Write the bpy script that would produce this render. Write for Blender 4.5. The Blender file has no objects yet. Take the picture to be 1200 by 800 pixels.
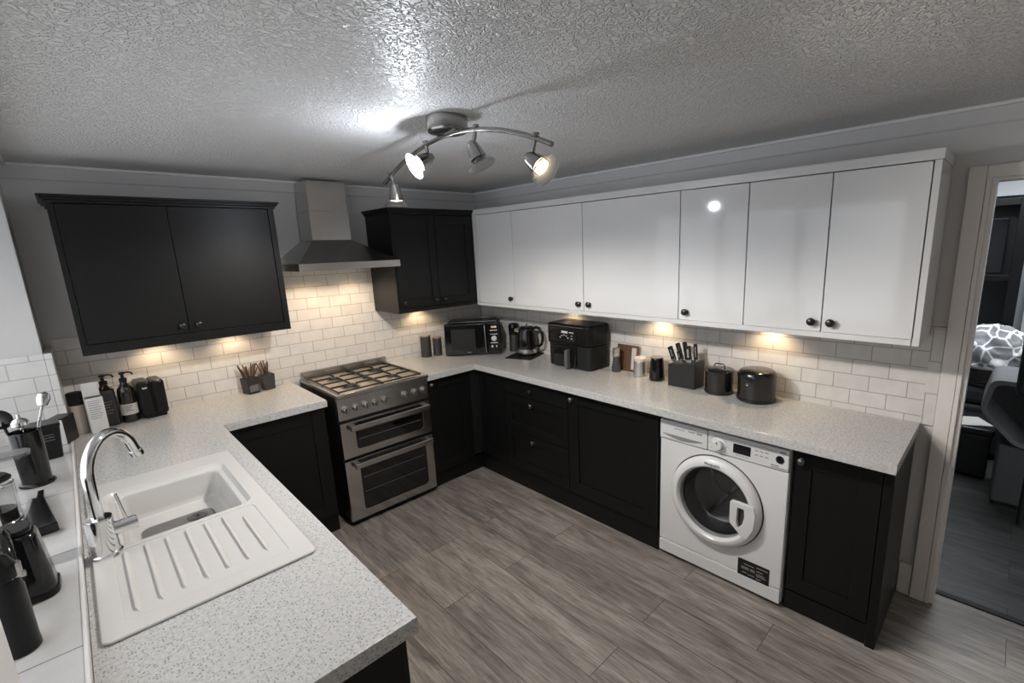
import bpy, bmesh, math, random
from mathutils import Vector, Matrix
random.seed(7)
C = bpy.context.scene.collection
PI = math.pi

# ------------------------------------------------------------------ materials
def new_mat(name):
    m = bpy.data.materials.new(name); m.use_nodes = True
    nt = m.node_tree
    return m, nt, nt.nodes, nt.links, nt.nodes['Principled BSDF']

def setp(b, **k):
    for a, v in k.items():
        if a == 'col': b.inputs['Base Color'].default_value = (*v, 1)
        elif a == 'rough': b.inputs['Roughness'].default_value = v
        elif a == 'metal': b.inputs['Metallic'].default_value = v
        elif a == 'spec': b.inputs['Specular IOR Level'].default_value = v
        elif a == 'coat': b.inputs['Coat Weight'].default_value = v
        elif a == 'coatr': b.inputs['Coat Roughness'].default_value = v
        elif a == 'trans': b.inputs['Transmission Weight'].default_value = v
        elif a == 'ior': b.inputs['IOR'].default_value = v
        elif a == 'alpha': b.inputs['Alpha'].default_value = v
        elif a == 'sheen': b.inputs['Sheen Weight'].default_value = v
        elif a == 'emit':
            b.inputs['Emission Color'].default_value = (*v[0], 1); b.inputs['Emission Strength'].default_value = v[1]

def mat(name, col, rough=.5, noise=0, scale=40, bump=0, bscale=200, stretch=None, **k):
    """Principled with a light procedural variation in tone and an optional fine bump."""
    m, nt, N, L, b = new_mat(name)
    setp(b, col=col, rough=rough, **k)
    tc = N.new('ShaderNodeTexCoord')
    src = tc.outputs['Object']
    if stretch:
        mp = N.new('ShaderNodeMapping'); mp.inputs['Scale'].default_value = stretch
        L.new(src, mp.inputs['Vector']); src = mp.outputs['Vector']
    if noise:
        n = N.new('ShaderNodeTexNoise'); n.inputs['Scale'].default_value = scale; n.inputs['Detail'].default_value = 4
        L.new(src, n.inputs['Vector'])
        mx = N.new('ShaderNodeMix'); mx.data_type = 'RGBA'
        mx.inputs['A'].default_value = tuple(c*(1-noise) for c in col)+(1,)
        mx.inputs['B'].default_value = tuple(min(1, c*(1+noise)) for c in col)+(1,)
        L.new(n.outputs['Fac'], mx.inputs['Factor']); L.new(mx.outputs['Result'], b.inputs['Base Color'])
    if bump:
        n2 = N.new('ShaderNodeTexNoise'); n2.inputs['Scale'].default_value = bscale; n2.inputs['Detail'].default_value = 3
        L.new(src, n2.inputs['Vector'])
        bp = N.new('ShaderNodeBump'); bp.inputs['Strength'].default_value = bump; bp.inputs['Distance'].default_value = .002
        L.new(n2.outputs['Fac'], bp.inputs['Height']); L.new(bp.outputs['Normal'], b.inputs['Normal'])
    return m

def ramp(N, stops, interp='LINEAR'):
    r = N.new('ShaderNodeValToRGB'); r.color_ramp.interpolation = interp
    el = r.color_ramp.elements
    while len(el) < len(stops): el.new(.5)
    for e, (p, c) in zip(el, stops):
        e.position = p; e.color = (c, c, c, 1) if not isinstance(c, tuple) else (*c, 1)
    return r

def mat_tiles(name, axis, z0, u0, tw=.155, th=.078, col=(.70, .675, .645), grout=(.40, .375, .35), rough=.22):
    m, nt, N, L, b = new_mat(name)
    setp(b, rough=rough)
    tc = N.new('ShaderNodeTexCoord'); sp = N.new('ShaderNodeSeparateXYZ'); L.new(tc.outputs['Object'], sp.inputs[0])
    cb = N.new('ShaderNodeCombineXYZ')
    a1 = N.new('ShaderNodeMath'); a1.operation = 'SUBTRACT'; a1.inputs[1].default_value = u0
    a2 = N.new('ShaderNodeMath'); a2.operation = 'SUBTRACT'; a2.inputs[1].default_value = z0
    L.new(sp.outputs[axis], a1.inputs[0]); L.new(sp.outputs['Z'], a2.inputs[0])
    L.new(a1.outputs[0], cb.inputs[0]); L.new(a2.outputs[0], cb.inputs[1])
    br = N.new('ShaderNodeTexBrick')
    br.inputs['Scale'].default_value = 1; br.inputs['Brick Width'].default_value = tw; br.inputs['Row Height'].default_value = th
    br.inputs['Mortar Size'].default_value = .0022; br.inputs['Mortar Smooth'].default_value = .15
    br.inputs['Color1'].default_value = (*col, 1); br.inputs['Color2'].default_value = tuple(c*.95 for c in col)+(1,)
    br.inputs['Mortar'].default_value = (*grout, 1)
    L.new(cb.outputs[0], br.inputs['Vector'])
    n = N.new('ShaderNodeTexNoise'); n.inputs['Scale'].default_value = 14; n.inputs['Detail'].default_value = 5
    L.new(tc.outputs['Object'], n.inputs['Vector'])
    rp = ramp(N, [(.3, .90), (.7, 1.0)]); L.new(n.outputs['Fac'], rp.inputs[0])
    mx = N.new('ShaderNodeMix'); mx.data_type = 'RGBA'; mx.blend_type = 'MULTIPLY'; mx.inputs['Factor'].default_value = 1
    L.new(br.outputs['Color'], mx.inputs['A']); L.new(rp.outputs[0], mx.inputs['B']); L.new(mx.outputs['Result'], b.inputs['Base Color'])
    bp = N.new('ShaderNodeBump'); bp.invert = True; bp.inputs['Strength'].default_value = .5; bp.inputs['Distance'].default_value = .002
    L.new(br.outputs['Fac'], bp.inputs['Height']); L.new(bp.outputs['Normal'], b.inputs['Normal'])
    return m

def mat_worktop():
    m, nt, N, L, b = new_mat('speckled_laminate')
    setp(b, rough=.2, spec=.5)
    tc = N.new('ShaderNodeTexCoord')
    n = N.new('ShaderNodeTexNoise'); n.inputs['Scale'].default_value = 110; n.inputs['Detail'].default_value = 5; n.inputs['Roughness'].default_value = .7
    L.new(tc.outputs['Object'], n.inputs['Vector'])
    rp = ramp(N, [(.30, (.35, .347, .34)), (.45, (.48, .474, .46)), (.62, (.57, .563, .55))]); L.new(n.outputs['Fac'], rp.inputs[0])
    v = N.new('ShaderNodeTexVoronoi'); v.inputs['Scale'].default_value = 165; L.new(tc.outputs['Object'], v.inputs['Vector'])
    lt = N.new('ShaderNodeMath'); lt.operation = 'LESS_THAN'; lt.inputs[1].default_value = .34; L.new(v.outputs['Distance'], lt.inputs[0])
    sp = N.new('ShaderNodeSeparateColor'); L.new(v.outputs['Color'], sp.inputs[0])
    gt = N.new('ShaderNodeMath'); gt.operation = 'GREATER_THAN'; gt.inputs[1].default_value = .62; L.new(sp.outputs[0], gt.inputs[0])
    mu = N.new('ShaderNodeMath'); mu.operation = 'MULTIPLY'; L.new(lt.outputs[0], mu.inputs[0]); L.new(gt.outputs[0], mu.inputs[1])
    m2 = N.new('ShaderNodeMath'); m2.operation = 'MULTIPLY'; m2.inputs[1].default_value = .7; L.new(mu.outputs[0], m2.inputs[0])
    mx = N.new('ShaderNodeMix'); mx.data_type = 'RGBA'; mx.inputs['B'].default_value = (.14, .14, .145, 1)
    L.new(m2.outputs[0], mx.inputs['Factor']); L.new(rp.outputs[0], mx.inputs['A']); L.new(mx.outputs['Result'], b.inputs['Base Color'])
    return m

def mat_planks(name, tint=1.03, u0=-1.645, w=.2, warm=(1.06, 1, .95)):
    m, nt, N, L, b = new_mat(name)
    setp(b, rough=.42, spec=.4)
    tc = N.new('ShaderNodeTexCoord'); sp = N.new('ShaderNodeSeparateXYZ'); L.new(tc.outputs['Object'], sp.inputs[0])
    a1 = N.new('ShaderNodeMath'); a1.operation = 'SUBTRACT'; a1.inputs[1].default_value = u0; L.new(sp.outputs['X'], a1.inputs[0])
    cb = N.new('ShaderNodeCombineXYZ'); L.new(sp.outputs['Y'], cb.inputs[0]); L.new(a1.outputs[0], cb.inputs[1])
    br = N.new('ShaderNodeTexBrick'); br.offset = .37; br.offset_frequency = 2
    br.inputs['Scale'].default_value = 1; br.inputs['Brick Width'].default_value = 1.25; br.inputs['Row Height'].default_value = w
    br.inputs['Mortar Size'].default_value = .0018; br.inputs['Mortar Smooth'].default_value = .2
    br.inputs['Color1'].default_value = (.0, .0, .0, 1); br.inputs['Color2'].default_value = (1, 1, 1, 1); br.inputs['Mortar'].default_value = (.5, .5, .5, 1)
    L.new(cb.outputs[0], br.inputs['Vector'])
    # grain: noise drawn out along the boards and shifted from board to board
    sh = N.new('ShaderNodeVectorMath'); sh.operation = 'MULTIPLY'; sh.inputs[1].default_value = (9, 0, 5)
    L.new(br.outputs['Color'], sh.inputs[0])
    ad = N.new('ShaderNodeVectorMath'); ad.operation = 'ADD'; L.new(tc.outputs['Object'], ad.inputs[0]); L.new(sh.outputs[0], ad.inputs[1])
    def grain(sx, sy, detail, dist):
        mp = N.new('ShaderNodeMapping'); mp.inputs['Scale'].default_value = (sx, sy, 1); L.new(ad.outputs[0], mp.inputs['Vector'])
        n = N.new('ShaderNodeTexNoise'); n.inputs['Scale'].default_value = 1; n.inputs['Detail'].default_value = detail
        n.inputs['Roughness'].default_value = .62; n.inputs['Distortion'].default_value = dist
        L.new(mp.outputs[0], n.inputs['Vector']); return n
    g1 = grain(17, 2.0, 10, .9); g2 = grain(120, 7, 6, .5)
    r1 = ramp(N, [(.28, (.10, .092, .085)), (.42, (.205, .19, .177)), (.58, (.30, .28, .262)), (.76, (.41, .385, .36))]); L.new(g1.outputs['Fac'], r1.inputs[0])
    r2 = ramp(N, [(.34, .55), (.58, 1.0)]); L.new(g2.outputs['Fac'], r2.inputs[0])
    mx = N.new('ShaderNodeMix'); mx.data_type = 'RGBA'; mx.blend_type = 'MULTIPLY'; mx.inputs['Factor'].default_value = 1
    L.new(r1.outputs[0], mx.inputs['A']); L.new(r2.outputs[0], mx.inputs['B'])
    rb = ramp(N, [(0, tuple(.88*tint*c for c in warm)), (1, tuple(1.08*tint*c for c in warm))]); L.new(br.outputs['Color'], rb.inputs[0])
    mb = N.new('ShaderNodeMix'); mb.data_type = 'RGBA'; mb.blend_type = 'MULTIPLY'; mb.inputs['Factor'].default_value = 1
    L.new(mx.outputs['Result'], mb.inputs['A']); L.new(rb.outputs[0], mb.inputs['B'])
    mm = N.new('ShaderNodeMix'); mm.data_type = 'RGBA'; mm.inputs['B'].default_value = (.055*tint, .05*tint, .047*tint, 1)
    L.new(br.outputs['Fac'], mm.inputs['Factor']); L.new(mb.outputs['Result'], mm.inputs['A']); L.new(mm.outputs['Result'], b.inputs['Base Color'])
    bp = N.new('ShaderNodeBump'); bp.inputs['Strength'].default_value = .12; bp.inputs['Distance'].default_value = .002
    L.new(g2.outputs['Fac'], bp.inputs['Height']); L.new(bp.outputs['Normal'], b.inputs['Normal'])
    return m

def mat_ceiling():
    m, nt, N, L, b = new_mat('textured_ceiling_paint')
    setp(b, col=(.74, .735, .73), rough=.36, spec=.5)
    tc = N.new('ShaderNodeTexCoord')
    n = N.new('ShaderNodeTexNoise'); n.inputs['Scale'].default_value = 66; n.inputs['Detail'].default_value = .0; n.inputs['Distortion'].default_value = .9
    L.new(tc.outputs['Object'], n.inputs['Vector'])
    rp = ramp(N, [(.34, 1.0), (.50, 0.0), (.66, 0.9)], 'EASE'); L.new(n.outputs['Fac'], rp.inputs[0])
    bp = N.new('ShaderNodeBump'); bp.inputs['Strength'].default_value = .9; bp.inputs['Distance'].default_value = .007
    L.new(rp.outputs[0], bp.inputs['Height']); L.new(bp.outputs['Normal'], b.inputs['Normal'])
    return m

def mat_brushed(name, col, rough, stretch):
    m = mat(name, col, rough, noise=.06, scale=6, bump=.05, bscale=3, stretch=stretch, metal=1)
    b = m.node_tree.nodes['Principled BSDF']; b.inputs['Anisotropic'].default_value = .8
    up = m.node_tree.nodes.new('ShaderNodeCombineXYZ'); up.inputs[2].default_value = 1
    m.node_tree.links.new(up.outputs[0], b.inputs['Tangent'])
    return m

def mat_glass(name, col=(1, 1, 1), rough=.0, clear=.85):
    """thin glass: mostly see-through, with a real surface reflection"""
    m, nt, N, L, b = new_mat(name)
    g = N.new('ShaderNodeBsdfGlossy'); g.inputs['Roughness'].default_value = max(rough, .02)
    t = N.new('ShaderNodeBsdfTransparent'); t.inputs['Color'].default_value = (*[c*clear for c in col], 1)
    lw = N.new('ShaderNodeLayerWeight'); lw.inputs['Blend'].default_value = .5
    pw_ = N.new('ShaderNodeMath'); pw_.operation = 'POWER'; pw_.inputs[1].default_value = 4.0; L.new(lw.outputs['Facing'], pw_.inputs[0])
    f = N.new('ShaderNodeMath'); f.operation = 'MULTIPLY_ADD'; f.inputs[1].default_value = .9; f.inputs[2].default_value = .05; L.new(pw_.outputs[0], f.inputs[0])
    ad = N.new('ShaderNodeMixShader')
    L.new(f.outputs[0], ad.inputs[0]); L.new(t.outputs[0], ad.inputs[1]); L.new(g.outputs[0], ad.inputs[2])
    out = [x for x in N if x.type == 'OUTPUT_MATERIAL'][0]
    L.new(ad.outputs[0], out.inputs['Surface'])
    return m

MT = {}
MT['black_cab'] = mat('black_cabinet_paint', (.0070, .0069, .0068), .34, spec=.27, noise=.15, scale=8, bump=.05, bscale=90, stretch=(1, 1, .2))
MT['black_dark'] = mat('black_carcass', (.006, .006, .006), .6, noise=.1)
MT['white_door'] = mat('white_gloss_door', (.70, .70, .70), .07, noise=.01, scale=4)
MT['white_frame'] = mat('white_satin_carcass', (.66, .655, .65), .3, noise=.015, scale=6)
MT['gap_shade'] = mat('door_gap_shade', (.06, .06, .06), .7, noise=.1)  # dark carcass colour paints in the shade between the white doors
MT['wall'] = mat('grey_wall_paint', (.66, .65, .64), .6, noise=.03, scale=5, bump=.06, bscale=120)
MT['coving'] = mat('coving_paint', (.64, .63, .62), .55, noise=.02, scale=6)
MT['coving_lip'] = mat('coving_lip_paint', (.84, .83, .82), .5, noise=.02, scale=6)
MT['trimwhite'] = mat('white_gloss_woodwork', (.74, .70, .66), .35, noise=.03, scale=9, bump=.05, bscale=60)
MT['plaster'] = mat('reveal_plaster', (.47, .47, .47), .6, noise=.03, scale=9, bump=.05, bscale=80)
MT['sill_tile'] = mat_tiles('sill_tile', 'Y', -3.6, -2.2, tw=.525, th=1.2, col=(.52, .51, .50), grout=(.22, .21, .20), rough=.12)
MT['sill_trim'] = mat('sill_trim_plastic', (.68, .66, .64), .3, noise=.02)
MT['ceiling'] = mat_ceiling()
MT['worktop'] = mat_worktop()
MT['floor'] = mat_planks('grey_wood_planks')
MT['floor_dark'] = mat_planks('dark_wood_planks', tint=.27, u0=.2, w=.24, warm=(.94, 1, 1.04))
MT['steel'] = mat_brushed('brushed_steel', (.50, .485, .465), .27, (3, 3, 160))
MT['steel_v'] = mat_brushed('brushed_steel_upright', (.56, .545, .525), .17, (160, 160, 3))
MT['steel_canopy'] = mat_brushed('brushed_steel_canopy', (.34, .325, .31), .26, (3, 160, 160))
MT['steel_dark'] = mat('dark_steel', (.26, .25, .24), .3, noise=.05, metal=1)
MT['hob_steel'] = mat('hob_plate_steel', (.60, .54, .46), .38, noise=.05, metal=.6)
MT['chrome'] = mat('chrome', (.80, .80, .80), .06, noise=.01, metal=1)
MT['nickel'] = mat('satin_nickel', (.52, .50, .48), .24, noise=.03, metal=1)
MT['nickel_dark'] = mat('smoked_nickel', (.30, .29, .28), .2, noise=.03, metal=1)
MT['iron'] = mat('cast_iron', (.012, .012, .012), .55, noise=.2, bump=.2, bscale=300)
MT['oven_glass'] = mat('oven_door_glass', (.010, .0095, .009), .06, noise=.1, coat=.3)
MT['black_gloss'] = mat('black_gloss_plastic', (.006, .006, .006), .12, noise=.1)
MT['black_satin'] = mat('black_satin_plastic', (.006, .006, .0062), .30, spec=.28, noise=.15)
MT['black_mat'] = mat('black_matt', (.011, .011, .011), .6, spec=.35, noise=.2, scale=90)
MT['dark_grey'] = mat('dark_grey_enamel', (.040, .038, .037), .45, noise=.1)
MT['mid_grey'] = mat('mid_grey_plastic', (.12, .12, .12), .4, noise=.1)
MT['lid_wood'] = mat('pale_lid', (.22, .19, .165), .5, noise=.2, scale=60)
MT['graphite'] = mat('graphite_metal', (.065, .063, .062), .16, noise=.08, metal=.85)
MT['pewter'] = mat('pewter_knob', (.20, .195, .19), .32, noise=.06, metal=1)
MT['black_knob'] = mat('black_knob', (.014, .014, .014), .28, noise=.1)
MT['appliance'] = mat('white_appliance', (.72, .72, .72), .25, noise=.01, scale=3)
MT['appliance2'] = mat('white_appliance_panel', (.66, .66, .66), .28, noise=.01, scale=3)
MT['print_grey'] = mat('grey_print', (.25, .25, .25), .5, noise=.05)
MT['print_dark'] = mat('dark_print', (.05, .05, .05), .5, noise=.05)
MT['print_white'] = mat('white_print', (.62, .62, .60), .5, noise=.05)
MT['display'] = mat('black_display', (.01, .01, .011), .08, noise=.05)
MT['washer_glass'] = mat_glass('washer_porthole_glass', (.72, .72, .73), .02, .85)
MT['clear_glass'] = mat_glass('clear_glass', (.92, .93, .93), .02, .92)
MT['window_glass'] = mat_glass('window_glass', (1, 1, 1), .0, .95)
MT['drum'] = mat('washer_drum_steel', (.62, .62, .62), .25, noise=.1, scale=80, metal=1)
MT['rubber'] = mat('grey_rubber', (.045, .045, .046), .5, noise=.1)
MT['sink'] = mat('sink_composite', (.59, .575, .55), .22, noise=.02, scale=30)
MT['sink_base'] = mat('sink_base_grey', (.15, .142, .135), .3, noise=.1, scale=40)
MT['upvc'] = mat('white_upvc', (.75, .75, .75), .25, noise=.01)
MT['wood'] = mat('brown_wood', (.105, .055, .030), .45, noise=.35, scale=7, stretch=(8, 8, 1))
MT['twig'] = mat('brown_twig', (.085, .045, .024), .7, noise=.5, scale=60)
MT['twig_tip'] = mat('pale_twig', (.26, .17, .10), .7, noise=.3, scale=60)
MT['pot_black'] = mat('black_ribbed_pot', (.018, .017, .017), .5, noise=.2)
MT['silver_can'] = mat('silver_canister', (.60, .58, .55), .3, noise=.05, metal=.9)
MT['cream'] = mat('cream_plastic', (.68, .62, .54), .4, noise=.03)
MT['amber'] = mat('dark_bottle_glass', (.012, .010, .009), .08, noise=.1, coat=.3)
MT['label'] = mat('pale_paper_label', (.50, .48, .45), .6, noise=.06, scale=50)
MT['carton'] = mat('white_card', (.56, .555, .545), .6, noise=.03)
MT['beige'] = mat('beige_label', (.42, .37, .32), .5, noise=.05)
MT['block_wood'] = mat('black_stained_wood', (.014, .0135, .013), .45, noise=.5, scale=7, stretch=(14, 14, 1))
MT['blade'] = mat('knife_steel', (.30, .30, .30), .22, noise=.04, metal=1)
MT['fabric_grey'] = mat('grey_woven_fabric', (.075, .075, .077), .9, noise=.3, scale=180, bump=.4, bscale=500)
MT['fabric_pale'] = mat('pale_grey_fabric', (.16, .16, .165), .9, noise=.15, scale=120, bump=.3, bscale=400)
MT['leather'] = mat('black_leather', (.014, .015, .017), .32, noise=.2, scale=30, bump=.3, bscale=150)
MT['sofa'] = mat('slate_sofa_fabric', (.035, .042, .048), .8, noise=.25, scale=60)
MT['wicker'] = mat('dark_wicker', (.045, .042, .040), .6, noise=.5, scale=120)
MT['screen'] = mat('dark_screen', (.012, .013, .015), .07, noise=.3, scale=2)
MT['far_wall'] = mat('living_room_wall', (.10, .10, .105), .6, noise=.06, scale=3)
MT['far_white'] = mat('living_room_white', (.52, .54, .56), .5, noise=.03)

def blanket_mat():
    m, nt, N, L, b = new_mat('giraffe_print_blanket')
    setp(b, rough=.95)
    tc = N.new('ShaderNodeTexCoord')
    v = N.new('ShaderNodeTexVoronoi'); v.feature = 'DISTANCE_TO_EDGE'; v.inputs['Scale'].default_value = 9.5
    L.new(tc.outputs['Object'], v.inputs['Vector'])
    r = ramp(N, [(.0, (.80, .80, .80)), (.045, (.80, .80, .80)), (.07, (.25, .25, .255))]); L.new(v.outputs['Distance'], r.inputs[0])
    L.new(r.outputs[0], b.inputs['Base Color'])
    return m
MT['blanket'] = blanket_mat()

def emit_mat(name, col, s):
    m, nt, N, L, b = new_mat(name)
    setp(b, col=(.8, .8, .8), emit=(col, s)); return m
MT['bulb_bright'] = emit_mat('lit_bulb_bright', (1, .96, .88), 22)
MT['bulb_warm'] = emit_mat('lit_bulb_warm', (1, .80, .52), 7)
MT['clock_led'] = emit_mat('clock_digits', (1, .62, .45), 1.2)
MT['frosted'] = mat('frosted_lamp_glass', (.85, .85, .84), .25, noise=.02, trans=.75, ior=1.3)
MT['puck'] = emit_mat('lit_cabinet_lamp', (1, .82, .58), 14)

# ------------------------------------------------------------------ mesh builder
class MB:
    def __init__(s): s.bm = bmesh.new()
    def _merge(s, b, mtx=None):
        if mtx is not None: b.transform(mtx)
        me = bpy.data.meshes.new('tmp'); b.to_mesh(me); b.free(); s.bm.from_mesh(me); bpy.data.meshes.remove(me); return s
    def box(s, x0, x1, y0, y1, z0, z1, bev=.0, seg=2, mtx=None):
        b = bmesh.new()
        vs = [b.verts.new((x, y, z)) for x in (min(x0, x1), max(x0, x1)) for y in (min(y0, y1), max(y0, y1)) for z in (min(z0, z1), max(z0, z1))]
        for f in ((0, 1, 3, 2), (4, 6, 7, 5), (0, 4, 5, 1), (2, 3, 7, 6), (0, 2, 6, 4), (1, 5, 7, 3)): b.faces.new([vs[i] for i in f])
        bmesh.ops.recalc_face_normals(b, faces=b.faces)
        if bev: bmesh.ops.bevel(b, geom=b.edges[:], offset=bev, segments=seg, profile=.5, affect='EDGES')
        return s._merge(b, mtx)
    def prism(s, pts, z0, z1, bev=0, holes=(), mtx=None, seg=2):
        b = bmesh.new(); es = []
        for loop in [pts]+list(holes):
            v = [b.verts.new((x, y, z0)) for x, y in loop]
            es += [b.edges.new((v[i], v[(i+1) % len(v)])) for i in range(len(v))]
        if holes: bmesh.ops.triangle_fill(b, use_beauty=True, use_dissolve=True, edges=es)
        else: b.faces.new([v_ for v_ in b.verts])
        r = bmesh.ops.extrude_face_region(b, geom=b.faces[:])
        bmesh.ops.translate(b, vec=(0, 0, z1-z0), verts=[e for e in r['geom'] if isinstance(e, bmesh.types.BMVert)])
        bmesh.ops.recalc_face_normals(b, faces=b.faces)
        if bev:
            ed = [e for e in b.edges if len(e.link_faces) == 2 and e.calc_face_angle(0) > .5 and abs(e.verts[0].co.z-e.verts[1].co.z) < 1e-6]
            bmesh.ops.bevel(b, geom=ed, offset=bev, segments=seg, profile=.5, affect='EDGES')
        return s._merge(b, mtx)
    def lathe(s, prof, c=(0, 0, 0), axis=(0, 0, 1), seg=32, sx=1, sy=1, caps=True):
        """prof: (radius, height) pairs from bottom to top"""
        b = bmesh.new(); rings = []
        for r, h in prof:
            if r < 1e-5: rings.append([b.verts.new((0, 0, h))])
            else: rings.append([b.verts.new((r*math.cos(2*PI*i/seg)*sx, r*math.sin(2*PI*i/seg)*sy, h)) for i in range(seg)])
        for a, d in zip(rings, rings[1:]):
            for i in range(seg):
                j = (i+1) % seg
                if len(a) == 1 and len(d) == 1: continue
                if len(a) == 1: b.faces.new((a[0], d[i], d[j]))
                elif len(d) == 1: b.faces.new((a[i], a[j], d[0]))
                else: b.faces.new((a[i], a[j], d[j], d[i]))
        if caps:
            if len(rings[0]) > 1: b.faces.new(rings[0][::-1])
            if len(rings[-1]) > 1: b.faces.new(rings[-1])
        bmesh.ops.recalc_face_normals(b, faces=b.faces)
        q = Vector((0, 0, 1)).rotation_difference(Vector(axis).normalized())
        return s._merge(b, Matrix.Translation(c) @ q.to_matrix().to_4x4())
    def cyl(s, p0, p1, r0, r1=None, seg=20, bev=0):
        p0, p1 = Vector(p0), Vector(p1); h = (p1-p0).length; r1 = r0 if r1 is None else r1
        pr = [(r0, 0), (r1, h)] if not bev else [(r0-bev, 0), (r0, bev), (r1, h-bev), (r1-bev, h)]
        return s.lathe(pr, p0, p1-p0, seg)
    def tube(s, pts, r, seg=10, closed=False, flat=1.0):
        pts = [Vector(p) for p in pts]; n = len(pts); b = bmesh.new(); rings = []
        rr = r if isinstance(r, (list, tuple)) else [r]*n
        up = None
        for i, p in enumerate(pts):
            t = (pts[(i+1) % n]-pts[i-1]) if closed else (pts[min(i+1, n-1)]-pts[max(i-1, 0)])
            t.normalize()
            if up is None: up = t.orthogonal().normalized()
            up = (up-t*up.dot(t)).normalized(); si = t.cross(up)
            rings.append([b.verts.new(p+(up*math.cos(2*PI*k/seg)*flat+si*math.sin(2*PI*k/seg))*rr[i]) for k in range(seg)])
        for i in range(n if closed else n-1):
            a, d = rings[i], rings[(i+1) % n]
            for k in range(seg): b.faces.new((a[k], a[(k+1) % seg], d[(k+1) % seg], d[k]))
        if not closed: b.faces.new(rings[0][::-1]); b.faces.new(rings[-1])
        bmesh.ops.recalc_face_normals(b, faces=b.faces)
        return s._merge(b)
    def torus(s, c, R, r, axis=(0, 0, 1), seg=40):
        q = Vector((0, 0, 1)).rotation_difference(Vector(axis).normalized())
        return s.tube([Vector(c)+q @ Vector((R*math.cos(2*PI*i/seg), R*math.sin(2*PI*i/seg), 0)) for i in range(seg)], r, 10, True)
    def xf(s, m): s.bm.transform(m); return s
    def text(s, txt, size, mtx, depth=.0004):
        cu = bpy.data.curves.new('t', 'FONT'); cu.body = txt; cu.size = size; cu.extrude = depth; cu.align_x = 'CENTER'; cu.align_y = 'CENTER'
        o = bpy.data.objects.new('t', cu); C.objects.link(o)
        dg = bpy.context.evaluated_depsgraph_get()
        me = bpy.data.meshes.new_from_object(o.evaluated_get(dg)); me.transform(mtx)
        s.bm.from_mesh(me); bpy.data.objects.remove(o); bpy.data.curves.remove(cu); bpy.data.meshes.remove(me); return s

def obj(name, mb, material, parent=None, smooth=35, label=None, world=False):
    """links one mesh object; with world=True the geometry was given in world space and the parent is unrotated"""
    me = bpy.data.meshes.new(name)
    if world and parent is not None:
        r = parent
        while r.parent: r = r.parent
        mb.bm.transform(Matrix.Translation(-r.location))
    mb.bm.to_mesh(me); mb.bm.free()
    me.materials.append(material)
    me.polygons.foreach_set('use_smooth', [True]*len(me.polygons)); me.set_sharp_from_angle(angle=math.radians(smooth))
    o = bpy.data.objects.new(name, me); C.objects.link(o)
    wn_ = o.modifiers.new('weighted_normals', 'WEIGHTED_NORMAL'); wn_.keep_sharp = True; wn_.weight = 80
    if parent is not None: o.parent = parent
    if label: o['label'] = label
    return o
def W(name, mb, material, parent, **k): return obj(name, mb, material, parent, world=True, **k)
def thing(name, label, cat, loc=(0, 0, 0), rotz=0, group=None):
    o = bpy.data.objects.new(name, None); C.objects.link(o); o.empty_display_size = .05
    o.location = loc; o.rotation_euler = (0, 0, rotz); o['label'] = label; o['category'] = cat
    if group: o['group'] = group
    return o
def tag(o, label, cat, group=None):
    o['label'] = label; o['category'] = cat
    if group: o['group'] = group
    return o
def struct(name, mb, material, parent=None):
    o = obj(name, mb, material, parent); o['kind'] = 'structure'; return o
def at_base(o, loc):
    """moves a single-mesh thing's origin to its base"""
    o.data.transform(Matrix.Translation(-Vector(loc))); o.location = loc; return o
def dup(root, loc, label=None, rotz=None):
    r = root.copy(); C.objects.link(r); r.location = loc
    if rotz is not None: r.rotation_euler = (0, 0, rotz)
    if label: r['label'] = label
    for ch in list(root.children):
        c = ch.copy(); C.objects.link(c); c.parent = r
        for g in ch.children:
            d = g.copy(); C.objects.link(d); d.parent = c
    return r

# ------------------------------------------------------------------ room measures (metres)
XL, XR, YB, H = -2.81, 0.0, 0.0, 2.2755
ZW, TW = .91, .0455                     # worktop top and thickness
WT = .008                               # tiles stand this far in front of the paint
YE = -4.7                               # where the kitchen is cut off, behind the camera
SILL = .95; YF, YN = -.25, -2.89        # window recess: far and near reveal
def rrect(x0, x1, y0, y1, r, n=6):
    p = []
    for cx, cy, a0 in ((x1-r, y1-r, 0), (x0+r, y1-r, PI/2), (x0+r, y0+r, PI), (x1-r, y0+r, 1.5*PI)):
        for i in range(n+1):
            a = a0+PI/2*i/n; p.append((cx+r*math.cos(a), cy+r*math.sin(a)))
    return p

# ------------------------------------------------------------------ setting
fl = struct('floor', MB().box(XL-.03, .10, YE, .1, -.05, 0), MT['floor'])
struct('ceiling', MB().box(XL-.03, .11, YE, .1, H, H+.05), MT['ceiling'])
wb = struct('wall_back', MB().box(XL-.15, .11, WT, .1, 0, H), MT['wall'])
t_ = obj('tile_splashback', MB().box(XL, XR, YB, WT, .905, 1.395).box(-1.80, -1.0, YB+.0005, WT, 1.395, 1.80), MT.setdefault('tile_b', mat_tiles('metro_tiles_back', 'X', .941-.078*10, -2.225-.155*4)), wb)
wr = struct('wall_right', MB().box(WT, .10, -3.467, WT, 0, H).box(WT, .10, -4.32, -3.467, 1.985, H).box(WT, .10, YE, -4.32, 0, H), MT['wall'])
obj('tile_splashback', MB().box(XR, WT, -3.345, 0, .905, 1.395), MT.setdefault('tile_r', mat_tiles('metro_tiles_right', 'Y', .941-.078*10, -3.125-.155*3)), wr)
obj('tile_return', MB().box(-.004, WT, -3.393, -3.3455, .905, 1.36).box(-.012, WT, -3.394, -3.3455, 1.36, 1.369, .002), MT.setdefault('tile_q', mat_tiles('white_tile_return', 'Y', .905, -3.45, tw=.2, th=.152)), wr)
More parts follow.
